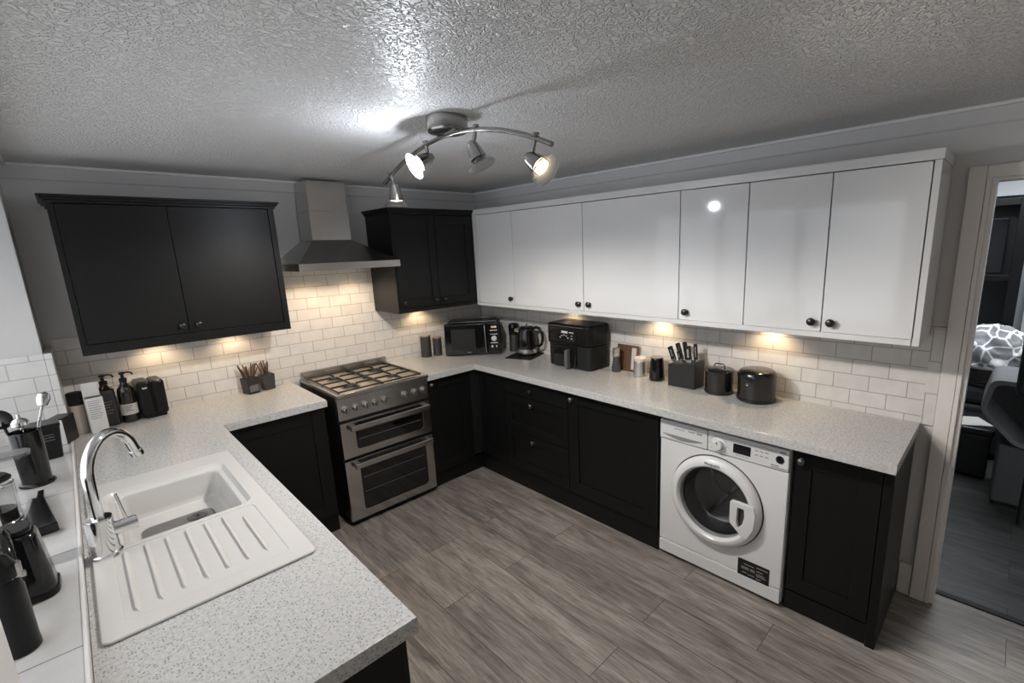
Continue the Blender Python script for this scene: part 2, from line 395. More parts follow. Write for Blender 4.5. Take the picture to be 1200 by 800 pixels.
# left wall: plaster surface lies a little behind the tiled surface
wl = struct('wall_left', MB().box(-3.2, XL-.03, YF, .0, 0, H).box(-3.2, XL-.03, YN, YF, 0, SILL-.02).box(-3.2, XL-.03, YE, YN, 0, H).box(-3.2, XL-.03, YN, YF, 2.13, H), MT['wall'])
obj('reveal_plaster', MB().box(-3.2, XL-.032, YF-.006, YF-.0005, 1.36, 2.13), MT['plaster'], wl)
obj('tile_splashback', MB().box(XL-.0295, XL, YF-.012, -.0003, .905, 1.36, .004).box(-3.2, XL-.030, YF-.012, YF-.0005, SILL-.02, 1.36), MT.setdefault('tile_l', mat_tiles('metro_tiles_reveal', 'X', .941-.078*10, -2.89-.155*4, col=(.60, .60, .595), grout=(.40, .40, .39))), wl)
obj('tile_upstand', MB().box(XL-.0295, XL, YE, YF-.0125, .905, SILL-.022), MT['sill_trim'], wl)
obj('tile_panel', MB().box(XL-.0295, XL, YE, YN, SILL-.022, 1.62, .004), MT['sill_trim'], wl)
sl = struct('trim_1', MB().box(-3.2, XL-.006, YN, YF-.012, SILL-.02, SILL), MT['sill_tile'])
obj('edge_trim', MB().box(XL-.006, XL+.002, YN, YF-.013, SILL-.022, SILL+.003, .002), MT['sill_trim'], sl)
struct('wall_front', MB().box(-3.3, .11, YE-.1, YE, 0, H), MT['wall'])
# window in the recess
wn = struct('window_1', MB().box(-3.2, -3.14, YN, YN+.06, SILL, 2.13).box(-3.2, -3.14, YF-.073, YF-.013, SILL, 2.13).box(-3.2, -3.14, YN+.06, YF-.073, SILL, SILL+.06)
            .box(-3.2, -3.14, YN+.06, YF-.073, 2.07, 2.13).box(-3.2, -3.14, -1.2, -1.13, SILL+.06, 2.07).box(-3.2, -3.14, -2.02, -1.95, SILL+.06, 2.07), MT['upvc'])
obj('pane', MB().box(-3.175, -3.169, YN+.055, YF-.068, SILL+.055, 2.075), MT['window_glass'], wn)
# coving: a sloped cornice with a pale lip against the ceiling
def coving(name, a, b, n):
    a, b, n = Vector(a), Vector(b), Vector(n)
    mb = MB(); lip = MB()
    def strip(m, prof):
        vs = []
        for p in (a, b): vs.append([m.bm.verts.new(p+n*d+Vector((0, 0, z))) for d, z in prof])
        k = len(prof)
        for i in range(k): m.bm.faces.new((vs[0][i], vs[0][(i+1) % k], vs[1][(i+1) % k], vs[1][i]))
        m.bm.faces.new(vs[0]); m.bm.faces.new(vs[1][::-1]); bmesh.ops.recalc_face_normals(m.bm, faces=m.bm.faces)
    strip(mb, [(0, H-.0755), (.006, H-.0755), (.012, H-.07), (.022, H-.0155), (.022, H-.014), (0, H-.014)])
    strip(lip, [(0, H-.0135), (.034, H-.0135), (.034, H-.0005), (0, H-.0005)])
    o = struct(name, mb, MT['coving']); obj('lip', lip, MT['coving_lip'], o); return o
coving('trim_2', (XL-.03, WT, 0), (XR, WT, 0), (0, -1, 0))
coving('trim_3', (WT, -.022, 0), (WT, YE, 0), (-1, 0, 0))
coving('trim_4', (XL-.03, -.022, 0), (XL-.03, YE, 0), (1, 0, 0))
# baseboard and the door opening to the living room
struct('baseboard_right', MB().box(-.010, WT, -3.392, -3.340, 0, .17, .003), MT['trimwhite'])
dr = struct('door_1', MB().box(.0, .10, -3.487, -3.467, 0, 2.0).box(.0, .10, -4.32, -4.30, 0, 2.0).box(.0, .10, -4.30, -3.487, 1.98, 2.0), MT['trimwhite'])
ar = MB()
def arch(y0, y1, z0, z1): ar.box(-.016, WT-.001, y0, y1, z0, z1, .003)
arch(-3.452, -3.395, 0, 2.042); arch(-3.470, -3.453, 0, 2.002)
ar.box(-.010, WT, -3.3945, -3.4, 0, .1)
arch(-4.40, -3.452, 1.992, 2.042); arch(-4.40, -4.33, 0, 1.99)
obj('architrave', ar, MT['trimwhite'], dr)
struct('trim_5', MB().box(.10, .135, -4.32, -3.467, -.02, .006, .002), MT['black_mat'])
# living room beyond
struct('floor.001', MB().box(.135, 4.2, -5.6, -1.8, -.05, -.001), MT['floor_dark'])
struct('ceiling.001', MB().box(.105, 4.2, -5.6, -1.8, 2.40, 2.45), MT['far_white'])
struct('wall_far', MB().box(3.6, 3.7, -5.6, -1.8, 0, 2.40), MT['far_white'])
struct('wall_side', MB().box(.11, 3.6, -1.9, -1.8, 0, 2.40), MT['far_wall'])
struct('wall_near', MB().box(.11, 3.6, -5.6, -5.5, 0, 2.40), MT['far_white'])

# ------------------------------------------------------------------ worktops
def worktop(name, pts, label, holes=()):
    o = obj(name, MB().prism(pts, ZW-TW, ZW, .004, holes), MT['worktop'])
    return tag(at_base(o, (pts[0][0], pts[0][1], ZW-TW)), label, 'worktop')
worktop('worktop', [(-.999, -.002), (-.999, -.6415), (-.585, -.6415), (-.585, -3.346), (-.002, -3.346), (-.002, -.002)], 'speckled grey worktop running from the cooker round the corner over the washing machine')
hole = rrect(-2.755, -2.335, -2.15, -1.12, .03)
worktop('worktop', [(XL+.0005, -.002), (XL+.0005, -2.641), (-2.246, -2.641), (-2.246, -.6415), (-1.7054, -.6415), (-1.7054, -.002)], 'speckled grey worktop around the white sink under the tiled ledge', [hole])

# ------------------------------------------------------------------ cabinets
FB = lambda yf: (lambda u0, u1, v0, v1, n0, n1: (u0, u1, yf-n1, yf-n0, v0, v1))     # unit on the back wall: n grows towards the room
FR = lambda xf: (lambda u0, u1, v0, v1, n0, n1: (xf-n1, xf-n0, u0, u1, v0, v1))     # unit on the right wall: u is world y
def knob(door, fr, u, v, m, r=.0165):
    b = fr(u, u, v, v, 0, 0); p = Vector((b[0], b[2], b[4])); b = fr(u, u, v, v, 1, 1); n = Vector((b[0], b[2], b[4]))-p
    k = MB().lathe([(r*.75, 0), (r*.72, .002), (r*.38, .004), (r*.34, .012), (r*.8, .015), (r, .019), (r*.97, .024), (r*.7, .028), (r*.3, .0295), (0, .030)], p, n, 24)
    return W('knob', k, m, door)
def slab(T, fr, u0, u1, v0, v1, m, name='door', th=.019, bev=.0015):
    return W(name, MB().box(*fr(u0, u1, v0, v1, -th, 0), bev), m, T)
def shaker(T, fr, u0, u1, v0, v1, m, st=.07, rt=.07, rb=.07, name='door', th=.019, rec=.009):
    """frame-and-panel front: two stiles, two rails and a sunken panel in one mesh"""
    if u0 > u1: u0, u1 = u1, u0
    mb = MB()
    mb.box(*fr(u0, u0+st, v0, v1, -th, 0), .0025); mb.box(*fr(u1-st, u1, v0, v1, -th, 0), .0025)
    mb.box(*fr(u0+st-.001, u1-st+.001, v0, v0+rb, -th, -.0004), .0025); mb.box(*fr(u0+st-.001, u1-st+.001, v1-rt, v1, -th, -.0004), .0025)
    mb.box(*fr(u0+st-.002, u1-st+.002, v0+rb-.002, v1-rt+.002, -th, -rec), .0)
    return W(name, mb, m, T)

# --- black wall cabinet over the sink corner
ZB, ZT = 1.3405, 2.0936
def carcass(T, fr, u0, u1, v0, v1, depth, m, fw, top=.038, bot=.05, name='carcass'):
    """box with a face frame: the doors sit inside the frame, flush with it"""
    mb = MB()
    mb.box(*fr(u0, u1, v0+.012, v1, -depth, -.0261))
    mb.box(*fr(u0, u0+fw[0], v0, v1, -.026, 0), .001); mb.box(*fr(u1-fw[1], u1, v0, v1, -.026, 0), .001)
    mb.box(*fr(u0+fw[0], u1-fw[1], v0, v0+bot, -.026, 0), .001); mb.box(*fr(u0+fw[0], u1-fw[1], v1-top, v1, -.026, 0), .001)
    mb.box(*fr(u0, u0+.018, v0, v0+.0119, -depth, -.0261)); mb.box(*fr(u1-.018, u1, v0, v0+.0119, -depth, -.0261))
    return W(name, mb, m, T)
def cornice(T, fr, u0, u1, z, depth, ends=(1, 1), m=None):
    mb = MB()
    for i, (ov, za, zb) in enumerate(((.008, z-.036, z-.022), (.018, z-.022, z-.010), (.026, z-.010, z+.002))):
        mb.box(*fr(u0-ov*ends[0], u1+ov*ends[1], za, zb, -depth, ov), .002)
    return W('cornice', mb, m or MT['black_cab'], T)
T = thing('wall_cabinet', 'wide black two-door wall cabinet with plain doors left of the cooker hood', 'cabinet', (-2.238, -.2, ZB))
fr = FB(-.3959)
carcass(T, fr, -2.7054, -1.7704, ZB, ZT, .38, MT['black_cab'], (.022, .030), top=.036, bot=.05)
cornice(T, fr, -2.7054, -1.7704, ZT, .38)
d = slab(T, fr, -2.680, -2.2745, 1.394, 2.054, MT['black_cab']); knob(d, fr, -2.300, 1.437, MT['black_knob'])
d = slab(T, fr, -2.2715, -1.804, 1.394, 2.054, MT['black_cab']); knob(d, fr, -2.228, 1.437, MT['black_knob'])
# --- black wall cabinet in the corner
T = thing('wall_cabinet', 'narrow black two-door wall cabinet in the corner, right of the cooker hood', 'cabinet', (-.68, -.2, 1.3488))
fr = FB(-.3925)
carcass(T, fr, -1.0375, -.329, 1.3405, 2.088, .38, MT['black_cab'], (.014, .006), top=.040, bot=.026)
cornice(T, fr, -1.0375, -.329, 2.088, .38, (1, 0))
d = shaker(T, fr, -1.0205, -.6805, 1.369, 2.046, MT['black_cab'], .062, .062, .062)
knob(d, fr, -.985, 1.412, MT['black_knob']); knob(d, fr, -.717, 1.412, MT['black_knob'])
d = shaker(T, fr, -.6775, -.3375, 1.369, 2.046, MT['black_cab'], .062, .062, .062); knob(d, fr, -.638, 1.412, MT['black_knob'])

# --- white wall cabinets along the right wall
fr = FR(-.3251); ZWB, ZWT = 1.3306, 2.0923
def white_unit(label, y0, y1, doors):
    T = thing('wall_cabinet', label, 'cabinet', (-.15, (y0+y1)/2, ZWB+.026), group=None)
    mb = MB().box(-.300, -.004, y1+.0008, y0-.0008, ZWB+.026, ZWT-.041)
    W('carcass', mb, MT['gap_shade'], T)
    for a, b, ky in doors:
        d = slab(T, fr, b+.0022, a-.0022, ZWB+.0265, ZWT-.0435, MT['white_door'], th=.022, bev=.002)
        knob(d, fr, ky, 1.4025, MT['black_knob'], .0185)
    return T
U = (-.432, -.866, -1.555, -2.250, -2.617, -2.974, -3.312)
white_unit('narrow white gloss wall cabinet in the corner beside the black wall cabinet', U[0], U[1], [(U[0], U[1], -.832)])
white_unit('widest white gloss wall cabinet with two big doors above the kettle and air fryer', U[1], U[3], [(U[1], U[2], -1.517), (U[2], U[3], -1.605)])
white_unit('single-door white gloss wall cabinet with a lamp glint on its door', U[3], U[4], [(U[3], U[4], -2.297)])
T = white_unit('white gloss two-door wall cabinet nearest the doorway', U[4], U[6], [(U[4], U[5], -2.935), (U[5], U[6], -3.014)])
W('end_panel', MB().box(-.3251, -.004, -3.3372, U[6]-.002, ZWB, ZWT-.041, .0015), MT['white_frame'], T)
o = W('filler_strip', MB().box(-.3251, -.300, U[0], -.394, ZWB+.0265, ZWT-.0415, .001), MT['white_frame'], T)
o.parent = None
tag(at_base(o, (0, 0, 0)), 'slim white filler strip between the black corner cabinet and the white cabinets', 'filler strip'); o.location = T.location
o = obj('cornice', MB().box(-.331, -.004, -3.343, -.394, ZWT-.040, ZWT, .002), MT['white_frame'])
tag(at_base(o, (-.2, -1.8, ZWT-.04)), 'long white cornice along the top of the white wall cabinets', 'cornice')
o = obj('light_rail', MB().box(-.3251, -.300, -3.3085, -.394, ZWB, ZWB+.0255, .0015), MT['white_frame'])
tag(at_base(o, (-.31, -1.8, ZWB)), 'long white rail under the white wall cabinets', 'rail')

# --- base cabinets
BC, BD = MT['black_cab'], MT['black_dark']
KP = MT['pewter']
# right run
fr = FR(-.545)
T = thing('base_cabinet', 'narrow black base cabinet door beside the inner corner, left of the drawers', 'cabinet', (-.3, -.77, 0))
W('carcass', MB().box(-.524, -.003, -.9445, -.003, .15, ZW-TW-.002).box(-.545, -.524, -.628, -.580, .15, ZW-TW-.002), BD, T)
shaker(T, fr, -.9435, -.6305, .155, .858, BC, .058, .07, .075)
T = thing('drawer_unit', 'black three-drawer base unit with knobs below the kettle and air fryer', 'drawers', (-.3, -1.263, 0))
W('carcass', MB().box(-.524, -.003, -1.5835, -.9465, .15, ZW-TW-.002), BD, T)
d = slab(T, fr, -1.5815, -.9475, .735, .858, BC, 'drawer'); knob(d, fr, -1.24, .790, MT['black_knob'])
d = shaker(T, fr, -1.5815, -.9475, .454, .729, BC, .065, .065, .065, 'drawer'); knob(d, fr, -1.24, .685, KP)
d = shaker(T, fr, -1.5815, -.9475, .155, .448, BC, .065, .065, .07, 'drawer'); knob(d, fr, -1.243, .408, KP)
T = thing('base_cabinet', 'wide black base cabinet with one shaker door left of the washing machine', 'cabinet', (-.3, -1.925, 0))
W('carcass', MB().box(-.524, -.003, -2.262, -1.5855, .15, ZW-TW-.002), BD, T)
d = shaker(T, fr, -2.2605, -1.5865, .155, .858, BC, .085, .075, .085); knob(d, fr, -1.622, .812, KP)
o = obj('plinth_board', MB().box(-.520, -.503, -2.262, -.577, 0, .148, .001), BC)
tag(at_base(o, (-.51, -1.4, 0)), 'black kickboard on the floor below the black drawers and wide cabinet', 'plinth')
# end cabinet by the doorway
fr = FR(-.5015)
T = thing('base_cabinet', 'black base cabinet at the run end between washing machine and doorway', 'cabinet', (-.25, -3.14, 0))
W('carcass', MB().box(-.482, -.014, -3.300, -2.957, .10, ZW-TW-.002), BD, T)
W('end_panel', MB().box(-.506, -.014, -3.3365, -3.3005, 0, ZW-TW-.002, .0015), BC, T)
d = shaker(T, fr, -3.2965, -2.960, .110, .855, BC, .072, .095, .078); knob(d, fr, -2.990, .790, KP)
W('plinth', MB().box(-.495, -.478, -3.300, -2.957, 0, .10), BC, T)
# back wall, right of the cooker
fr = FB(-.60)
T = thing('base_cabinet', 'black shaker base cabinet between the cooker and the inner corner', 'cabinet', (-.77, -.3, 0))
W('carcass', MB().box(-.9965, -.548, -.579, -.003, .15, ZW-TW-.002).box(-.605, -.548, -.60, -.580, .15, ZW-TW-.002), BD, T)
d = shaker(T, fr, -.9945, -.6065, .120, .858, BC, .075, .075, .085); knob(d, fr, -.955, .820, KP)
W('plinth', MB().box(-.9965, -.523, -.576, -.56, 0, .118), BC, T)
# back wall, left of the cooker
T = thing('base_cabinet', 'black shaker base cabinet between the sink worktop and the cooker', 'cabinet', (-2.0, -.3, 0))
W('carcass', MB().box(-2.286, -1.708, -.579, -.003, .13, ZW-TW-.002), BD, T)
d = shaker(T, fr, -2.262, -1.712, .130, .858, BC, .08, .085, .08); knob(d, fr, -2.215, .785, KP)
W('plinth', MB().box(-2.286, -1.708, -.576, -.56, 0, .128), BC, T)
# sink run
T = thing('base_cabinet', 'black base cabinet run under the sink worktop, its end panel in the foreground', 'cabinet', (-2.55, -1.6, 0))
W('carcass', MB().box(-2.800, -2.291, -2.61, -2.22, .13, ZW-TW-.002).box(-2.800, -2.291, -2.22, -.65, .13, .66).box(-2.800, -2.291, -.65, -.003, .13, ZW-TW-.002), BD, T)
W('end_panel', MB().box(-2.800, -2.290, -2.622, -2.611, 0, ZW-TW-.002, .001), BC, T)
FL = lambda xf: (lambda u0, u1, v0, v1, n0, n1: (xf+n0, xf+n1, u0, u1, v0, v1))
fr = FL(-2.270)
for a, b in ((-2.618, -2.12), (-2.117, -1.62), (-1.617, -1.12), (-1.117, -.64)):
    d = shaker(T, fr, a, b, .13, .858, BC, .08, .08, .08); knob(d, fr, b-.04, .80, KP)
W('plinth', MB().box(-2.31, -2.295, -2.61, -.6, 0, .128), BC, T)

# ------------------------------------------------------------------ cooker
CX0, CX1, CYF = -1.652, -1.0, -.640
cx = (CX0+CX1)/2
T = thing('gas_cooker', 'freestanding stainless steel gas cooker with two ovens under the cooker hood', 'cooker', (cx, -.33, 0))
S, SV, SD = MT['steel'], MT['steel_v'], MT['steel_dark']
mb = MB().box(CX0+.004, CX1-.004, CYF+.022, -.012, .05, .905)
for x in (CX0+.05, CX1-.05):
    for y in (CYF+.06, -.06): mb.cyl((x, y, 0), (x, y, .05), .018)
W('body', mb, BD, T)
# hob: a frame with a sunken steel plate
mb = MB().box(CX0, CX1, CYF-.020, CYF+.02, .893, .922, .008, 3).box(CX0, CX0+.030, CYF+.012, -.010, .900, .921, .004).box(CX1-.030, CX1, CYF+.012, -.010, .900, .921, .004).box(CX0+.02, CX1-.02, -.045, -.010, .900, .921, .003)
W('hob_frame', mb, S, T)
W('hob_plate', MB().box(CX0+.026, CX1-.026, CYF+.016, -.042, .898, .908), MT['hob_steel'], T)
W('splash_lip', MB().box(CX0+.006, CX1-.006, -.036, -.012, .915, .968, .003).box(CX0+.085, CX1-.085, -.0385, -.036, .928, .960, .001), S, T)
for bx, by, r in ((-.155, -.19, .036), (.155, -.19, .043), (-.155, -.46, .046), (.155, -.46, .033)):
    o = W('burner', MB().lathe([(r*1.35, .908), (r*1.3, .911), (r, .912), (r, .915)], (cx+bx, by, 0), seg=28), MT['steel_dark'], T)
    W('burner_cap', MB().lathe([(r*.95, .9152), (r*1.02, .917), (r*.95, .921), (0, .922)], (cx+bx, by, 0), seg=28), MT['iron'], o)
for gx0, gx1 in ((CX0+.035, cx-.006), (cx+.006, CX1-.035)):
    mb = MB(); z0, z1 = .921, .931; w = .0045; ya, yb = CYF+.035, -.060; gm = (gx0+gx1)/2; ym = (ya+yb)/2
    for x in (gx0, gx1): mb.box(x-w, x+w, ya, yb, z0, z1, .002)
    for y in (ya, ym, yb): mb.box(gx0, gx1, y-w, y+w, z0, z1, .002)
    for yc in ((ya+ym)/2, (ym+yb)/2):
        for s in (-1, 1):
            mb.box(gm+s*.030, gx1 if s > 0 else gx0, yc-w, yc+w, z0, z1+.002, .002)
            mb.box(gm-w, gm+w, yc+s*.030, yc+s*(yb-ya)/4, z0, z1+.002, .002)
    for x in (gx0, gx1):
        for y in (ya, ym, yb): mb.box(x-w, x+w, y-w, y+w, .909, z0+.002)
    W('pan_support', mb, MT['iron'], T)
# control panel, slightly tilted, with eight knobs
mb = MB().box(CX0+.002, CX1-.002, CYF, CYF+.03, .745, .892, .006, 3)
pan = W('control_panel', mb, S, T)
for x in (-1.603, -1.535, -1.468, -1.405, -1.340, -1.187, -1.112, -1.045):
    k = MB().lathe([(.024, 0), (.024, .004), (.0195, .006), (.0185, .024), (.016, .027), (0, .0275)], (x, CYF, .815), (0, -1, 0), 24)
    k.box(x-.004, x+.004, CYF-.036, CYF-.012, .796, .834, .002)
    W('knob', k, MT['nickel'], T)
# two oven doors: steel frame, dark glass with rounded corners, bar handle
def oven(z0, z1, gz0, gz1, hz, name):
    y0, y1 = CYF-.004, CYF+.022
    outer = [(CX0+.004, z0), (CX1-.004, z0), (CX1-.004, z1), (CX0+.004, z1)]
    inner = rrect(CX0+.098, CX1-.066, gz0, gz1, .026)
    m = Matrix(((1, 0, 0, 0), (0, 0, -1, 0), (0, 1, 0, 0), (0, 0, 0, 1)))       # (x, z, -) -> world, extruded along -y
    d = W(name, MB().prism(outer, -y1, -y0, .003, [inner], mtx=m), SV, T)
    g = rrect(CX0+.0975, CX1-.0655, gz0-.0005, gz1+.0005, .026)
    W('glass', MB().prism(g, -y1+.002, -y0-.003, mtx=m), MT['oven_glass'], d)
    bk = MB().box(CX0+.085, CX1-.055, y1-.004, y1+.02, gz0-.01, gz1+.01)
    W('inner_panel', bk, BD, d)
    rk = MB()
    for f in (.36, .66):
        z = gz0+(gz1-gz0)*f; rk.box(CX0+.115, CX1-.085, y0+.0015, y0+.0030, z, z+.0022)
    W('shelf_line', rk, MT['mid_grey'], d)
    h = MB().box(CX0+.055, CX1-.020, y0-.045, y0-.028, hz-.019, hz+.019, .007, 3)
    for x in (CX0+.060, CX1-.060): h.box(x, x+.035, y0-.034, y0+.001, hz-.017, hz+.017, .005)
    W('handle', h, S, d)
    return d
d = oven(.487, .728, .532, .712, .690, 'oven_door')
W('badge', MB().text('HOTPOINT', .013, Matrix.Translation((cx, CYF-.0045, .507)) @ Matrix.Rotation(PI/2, 4, 'X')), MT['print_dark'], d)
oven(.045, .468, .098, .444, .432, 'oven_door')
W('kick_panel', MB().box(CX0+.006, CX1-.006, CYF+.045, CYF+.06, .004, .045), BD, T)

# ------------------------------------------------------------------ cooker hood
hx0, hx1, hy = -1.708, -1.046, -.50
T = thing('cooker_hood', 'stainless steel chimney cooker hood on the tiled wall above the gas cooker', 'cooker hood', ((hx0+hx1)/2, -.25, 1.687))
mb = MB().prism([(-1.513, -.008), (-1.257, -.008), (-1.257, -.232), (-1.513, -.232)], 1.874, 2.068, .003)
mb.prism([(-1.5105, -.008), (-1.2595, -.008), (-1.2595, -.2295), (-1.5105, -.2295)], 2.068, 2.262, .003)
W('chimney', mb, SV, T)
mb = MB(); b = bmesh.new()
lo = [b.verts.new(p) for p in ((hx0+.004, -.006, 1.733), (hx1-.004, -.006, 1.733), (hx1-.004, hy+.004, 1.733), (hx0+.004, hy+.004, 1.733))]
hi = [b.verts.new(p) for p in ((-1.513, -.006, 1.880), (-1.257, -.006, 1.880), (-1.257, -.232, 1.880), (-1.513, -.232, 1.880))]
b.faces.new(lo); b.faces.new(hi)
for i in range(4): b.faces.new((lo[i], lo[(i+1) % 4], hi[(i+1) % 4], hi[i]))
bmesh.ops.recalc_face_normals(b, faces=b.faces); mb._merge(b)
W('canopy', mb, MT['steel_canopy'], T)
W('rim', MB().box(hx0, hx1, hy, hy+.012, 1.687, 1.733, .002).box(hx0, hx0+.012, hy+.012, -.008, 1.687, 1.733, .002).box(hx1-.012, hx1, hy+.012, -.008, 1.687, 1.733, .002), S, T)
W('filter', MB().box(hx0+.012, hx1-.012, hy+.012, -.008, 1.700, 1.708), SD, T)
for x in (-1.53, -1.22):
    W('hood_lamp', MB().lathe([(.026, 1.692), (.030, 1.700)], (x, -.20, 0)), MT['puck'], T)

# ------------------------------------------------------------------ washing machine
wx, wy0, wy1, wt = -.525, -2.2700, -2.9460, .832
T = thing('washing_machine', 'white front-loading washing machine under the worktop', 'washing machine', (-.27, (wy0+wy1)/2, 0))
AP, AP2 = MT['appliance'], MT['appliance2']
mw = Matrix(((0, 0, -1, 0), (-1, 0, 0, 0), (0, 1, 0, 0), (0, 0, 0, 1)))   # (u=-y, z) plane facing -x
wcy, wcz = -2.598, .452
cut = [(-wcy+.205*math.cos(2*PI*i/40), wcz+.205*math.sin(2*PI*i/40)) for i in range(40)]
mb = MB().prism([(-wy0, .098), (-wy1, .098), (-wy1, .722), (-wy0, .722)], -wx-.02, -wx, .008, [cut], mtx=mw)
mb.prism([(-wy0, .02), (-wy1, .02), (-wy1, wt), (-wy0, wt)], -wx-.42, -wx-.0201, .004, [cut], mtx=mw)
mb.box(wx+.4205, -.02, wy1, wy0, .02, wt, .004)
W('cabinet', mb, AP, T)
W('plinth', MB().box(wx-.002, wx+.02, wy1+.002, wy0-.002, .022, .095, .004), AP, T)
mb = MB()
for y in (wy0-.06, wy1+.06):
    for x in (wx+.06, -.08): mb.cyl((x, y, 0), (x, y, .021), .02)
W('feet', mb, MT['rubber'], T)
pan = W('control_panel', MB().box(wx-.006, wx+.02, wy1+.001, -2.5515, .724, wt, .006, 3), AP2, T)
dw = W('detergent_drawer', MB().box(wx-.008, wx+.02, -2.5495, wy0-.001, .724, wt, .006, 3), AP2, T)
g = MB()
for i in range(18):
    f = i/17; yy = -2.30-.215*f; dip = .030*math.sin(PI*f)
    g.box(wx-.0095, wx-.007, yy-.0066, yy+.0066, .752-dip*.55, .757)
W('grip', g, MT['print_grey'], dw)
W('marks', MB().box(wx-.0086, wx-.0078, -2.42, -2.36, .793, .7975).box(wx-.0086, wx-.0078, -2.48, -2.44, .795, .801).box(wx-.0086, wx-.0078, -2.52, -2.49, .793, .803), MT['print_grey'], dw)
W('dial_ring', MB().lathe([(.038, 0), (.036, .003)], (wx-.006, -2.609, .772), (-1, 0, 0), 32), AP, T)
dl = W('dial', MB().lathe([(.027, 0), (.026, .018), (.022, .022), (0, .023)], (wx-.009, -2.609, .772), (-1, 0, 0), 32), AP, T)
W('pointer', MB().box(wx-.0345, wx-.0318, -2.612, -2.606, .780, .795), MT['print_grey'], dl)
W('display', MB().box(wx-.008, wx-.005, -2.770, -2.684, .752, .800, .001), MT['display'], pan)
W('start_button', MB().lathe([(.019, 0), (.018, .004), (.010, .006), (0, .006)], (wx-.006, -2.905, .778), (-1, 0, 0), 28), MT['display'], pan)
mb = MB()
for i in range(3):
    for j in range(2): mb.box(wx-.0070, wx-.0056, -2.805-i*.024, -2.789-i*.024, .790-j*.022, .795-j*.022)
for i in range(4): mb.box(wx-.0070, wx-.0056, -2.71-i*.016, -2.70-i*.016, .741, .744)
for i in range(10):
    a = 2*PI*i/10; mb.box(wx-.0070, wx-.0056, -2.609+.047*math.cos(a)-.003, -2.609+.047*math.cos(a)+.003, .772+.043*math.sin(a)-.0015, .772+.043*math.sin(a)+.0015)
mb.box(wx-.0070, wx-.0056, -2.90, -2.865, .742, .747); mb.box(wx-.0070, wx-.0056, -2.935, -2.865, .733, .737); mb.box(wx-.0070, wx-.0056, -2.93, -2.905, .812, .820)
W('panel_print', mb, MT['print_grey'], pan)
# door: raised white ring, glass bowl, rubber seal, drum, scoop handle
ax = (-1, 0, 0); c0 = (wx, wcy, wcz)
d = W('door', MB().lathe([(.185, -.004), (.236, -.002), (.2445, .006), (.243, .020), (.232, .034), (.214, .041), (.202, .040), (.192, .030), (.187, .016), (.185, -.004)], c0, ax, 64, caps=False), AP, T)
W('glass', MB().lathe([(.189, .022), (.180, .010), (.158, -.035), (.12, -.058), (.06, -.068), (0, -.070)], c0, ax, 48, caps=False), MT['washer_glass'], d)
W('painted_shadow_ring', MB().lathe([(.2445, -.001), (.2505, -.001), (.2505, .0012), (.2445, .0012), (.2445, -.001)], c0, ax, 64, caps=False), MT['print_dark'], d)  # thin dark ring paints the shade around the door rim
W('seal', MB().lathe([(.204, -.020), (.204, -.05), (.185, -.065), (.17, -.10), (.165, -.10), (.178, -.06), (.176, -.02), (.204, -.020)], c0, ax, 48, caps=False), MT['rubber'], T)
mb = MB().lathe([(.168, -.10), (.225, -.11), (.225, -.36), (.20, -.385), (0, -.39)], c0, ax, 48, caps=False)
for i in range(9):
    r = .224; mb.lathe([(r, -.135-i*.025), (r-.004, -.138-i*.025), (r, -.141-i*.025)], c0, ax, 48, caps=False)
for i in range(3):
    a = 2*PI*i/3+.5; mb.box(.125, .36, -.014, .014, -.224, -.165, .010, mtx=Matrix.Translation(c0) @ Matrix.Rotation(a, 4, 'X'))
W('drum', mb, MT['drum'], T)
hp = [(-wcy+.098, wcz+.050), (-wcy+.105, wcz+.060), (-wcy+.215, wcz+.060), (-wcy+.226, wcz+.02), (-wcy+.220, wcz-.06), (-wcy+.190, wcz-.125), (-wcy+.160, wcz-.115), (-wcy+.102, wcz-.065), (-wcy+.098, wcz-.045)]
hh = [(-wcy+.138, wcz+.032), (-wcy+.168, wcz+.032), (-wcy+.172, wcz-.01), (-wcy+.162, wcz-.055), (-wcy+.142, wcz-.078), (-wcy+.134, wcz-.045)]
W('door_handle', MB().prism(hp, -wx+.022, -wx+.046, .005, [hh], mtx=mw), AP, d)
W('handle_recess', MB().prism([(p[0], p[1]) for p in hh], -wx+.018, -wx+.026, mtx=mw), MT['print_dark'], d)
mt = Matrix.Translation((wx-.0408, wcy+.004, wcz+.214)) @ Matrix.Rotation(-PI/2, 4, 'Z') @ Matrix.Rotation(PI/2, 4, 'X')
W('badge', MB().text('Hotpoint', .022, mt, .0012), MT['print_dark'], d)
# energy label
st = W('rating_sticker', MB().box(wx-.0012, wx-.0002, -2.892, -2.735, .093, .186), MT['display'], T)
mb = MB(); y = lambda f: -2.735-.157*f
for f0, f1, z in ((.20, .52, .160), (.60, .95, .166), (.12, .36, .142), (.40, .55, .142), (.12, .36, .134), (.40, .55, .134), (.60, .80, .146), (.60, .86, .130), (.60, .90, .120), (.15, .30, .112), (.34, .55, .108), (.60, .75, .104)):
    mb.box(wx-.0018, wx-.0010, y(f1), y(f0), z, z+.0042)
W('print', mb, MT['print_grey'], st)

# ------------------------------------------------------------------ sink and tap
sx0, sx1, sy0, sy1 = -2.792, -2.314, -2.186, -1.082
zr = ZW+.009
T = thing('sink', 'white composite sink with ribbed drainer set in the worktop', 'sink', ((sx0+sx1)/2, (sy0+sy1)/2, ZW))
bowl = rrect(-2.745, -2.365, -1.700, -1.205, .045, 8)
b0 = rrect(-2.745, -2.372, -2.125, -1.725, .02, 5)
mb = MB().prism(rrect(sx0, sx1, sy0, sy1, .022, 6), ZW+.0005, zr, .004, [bowl, b0], seg=3)
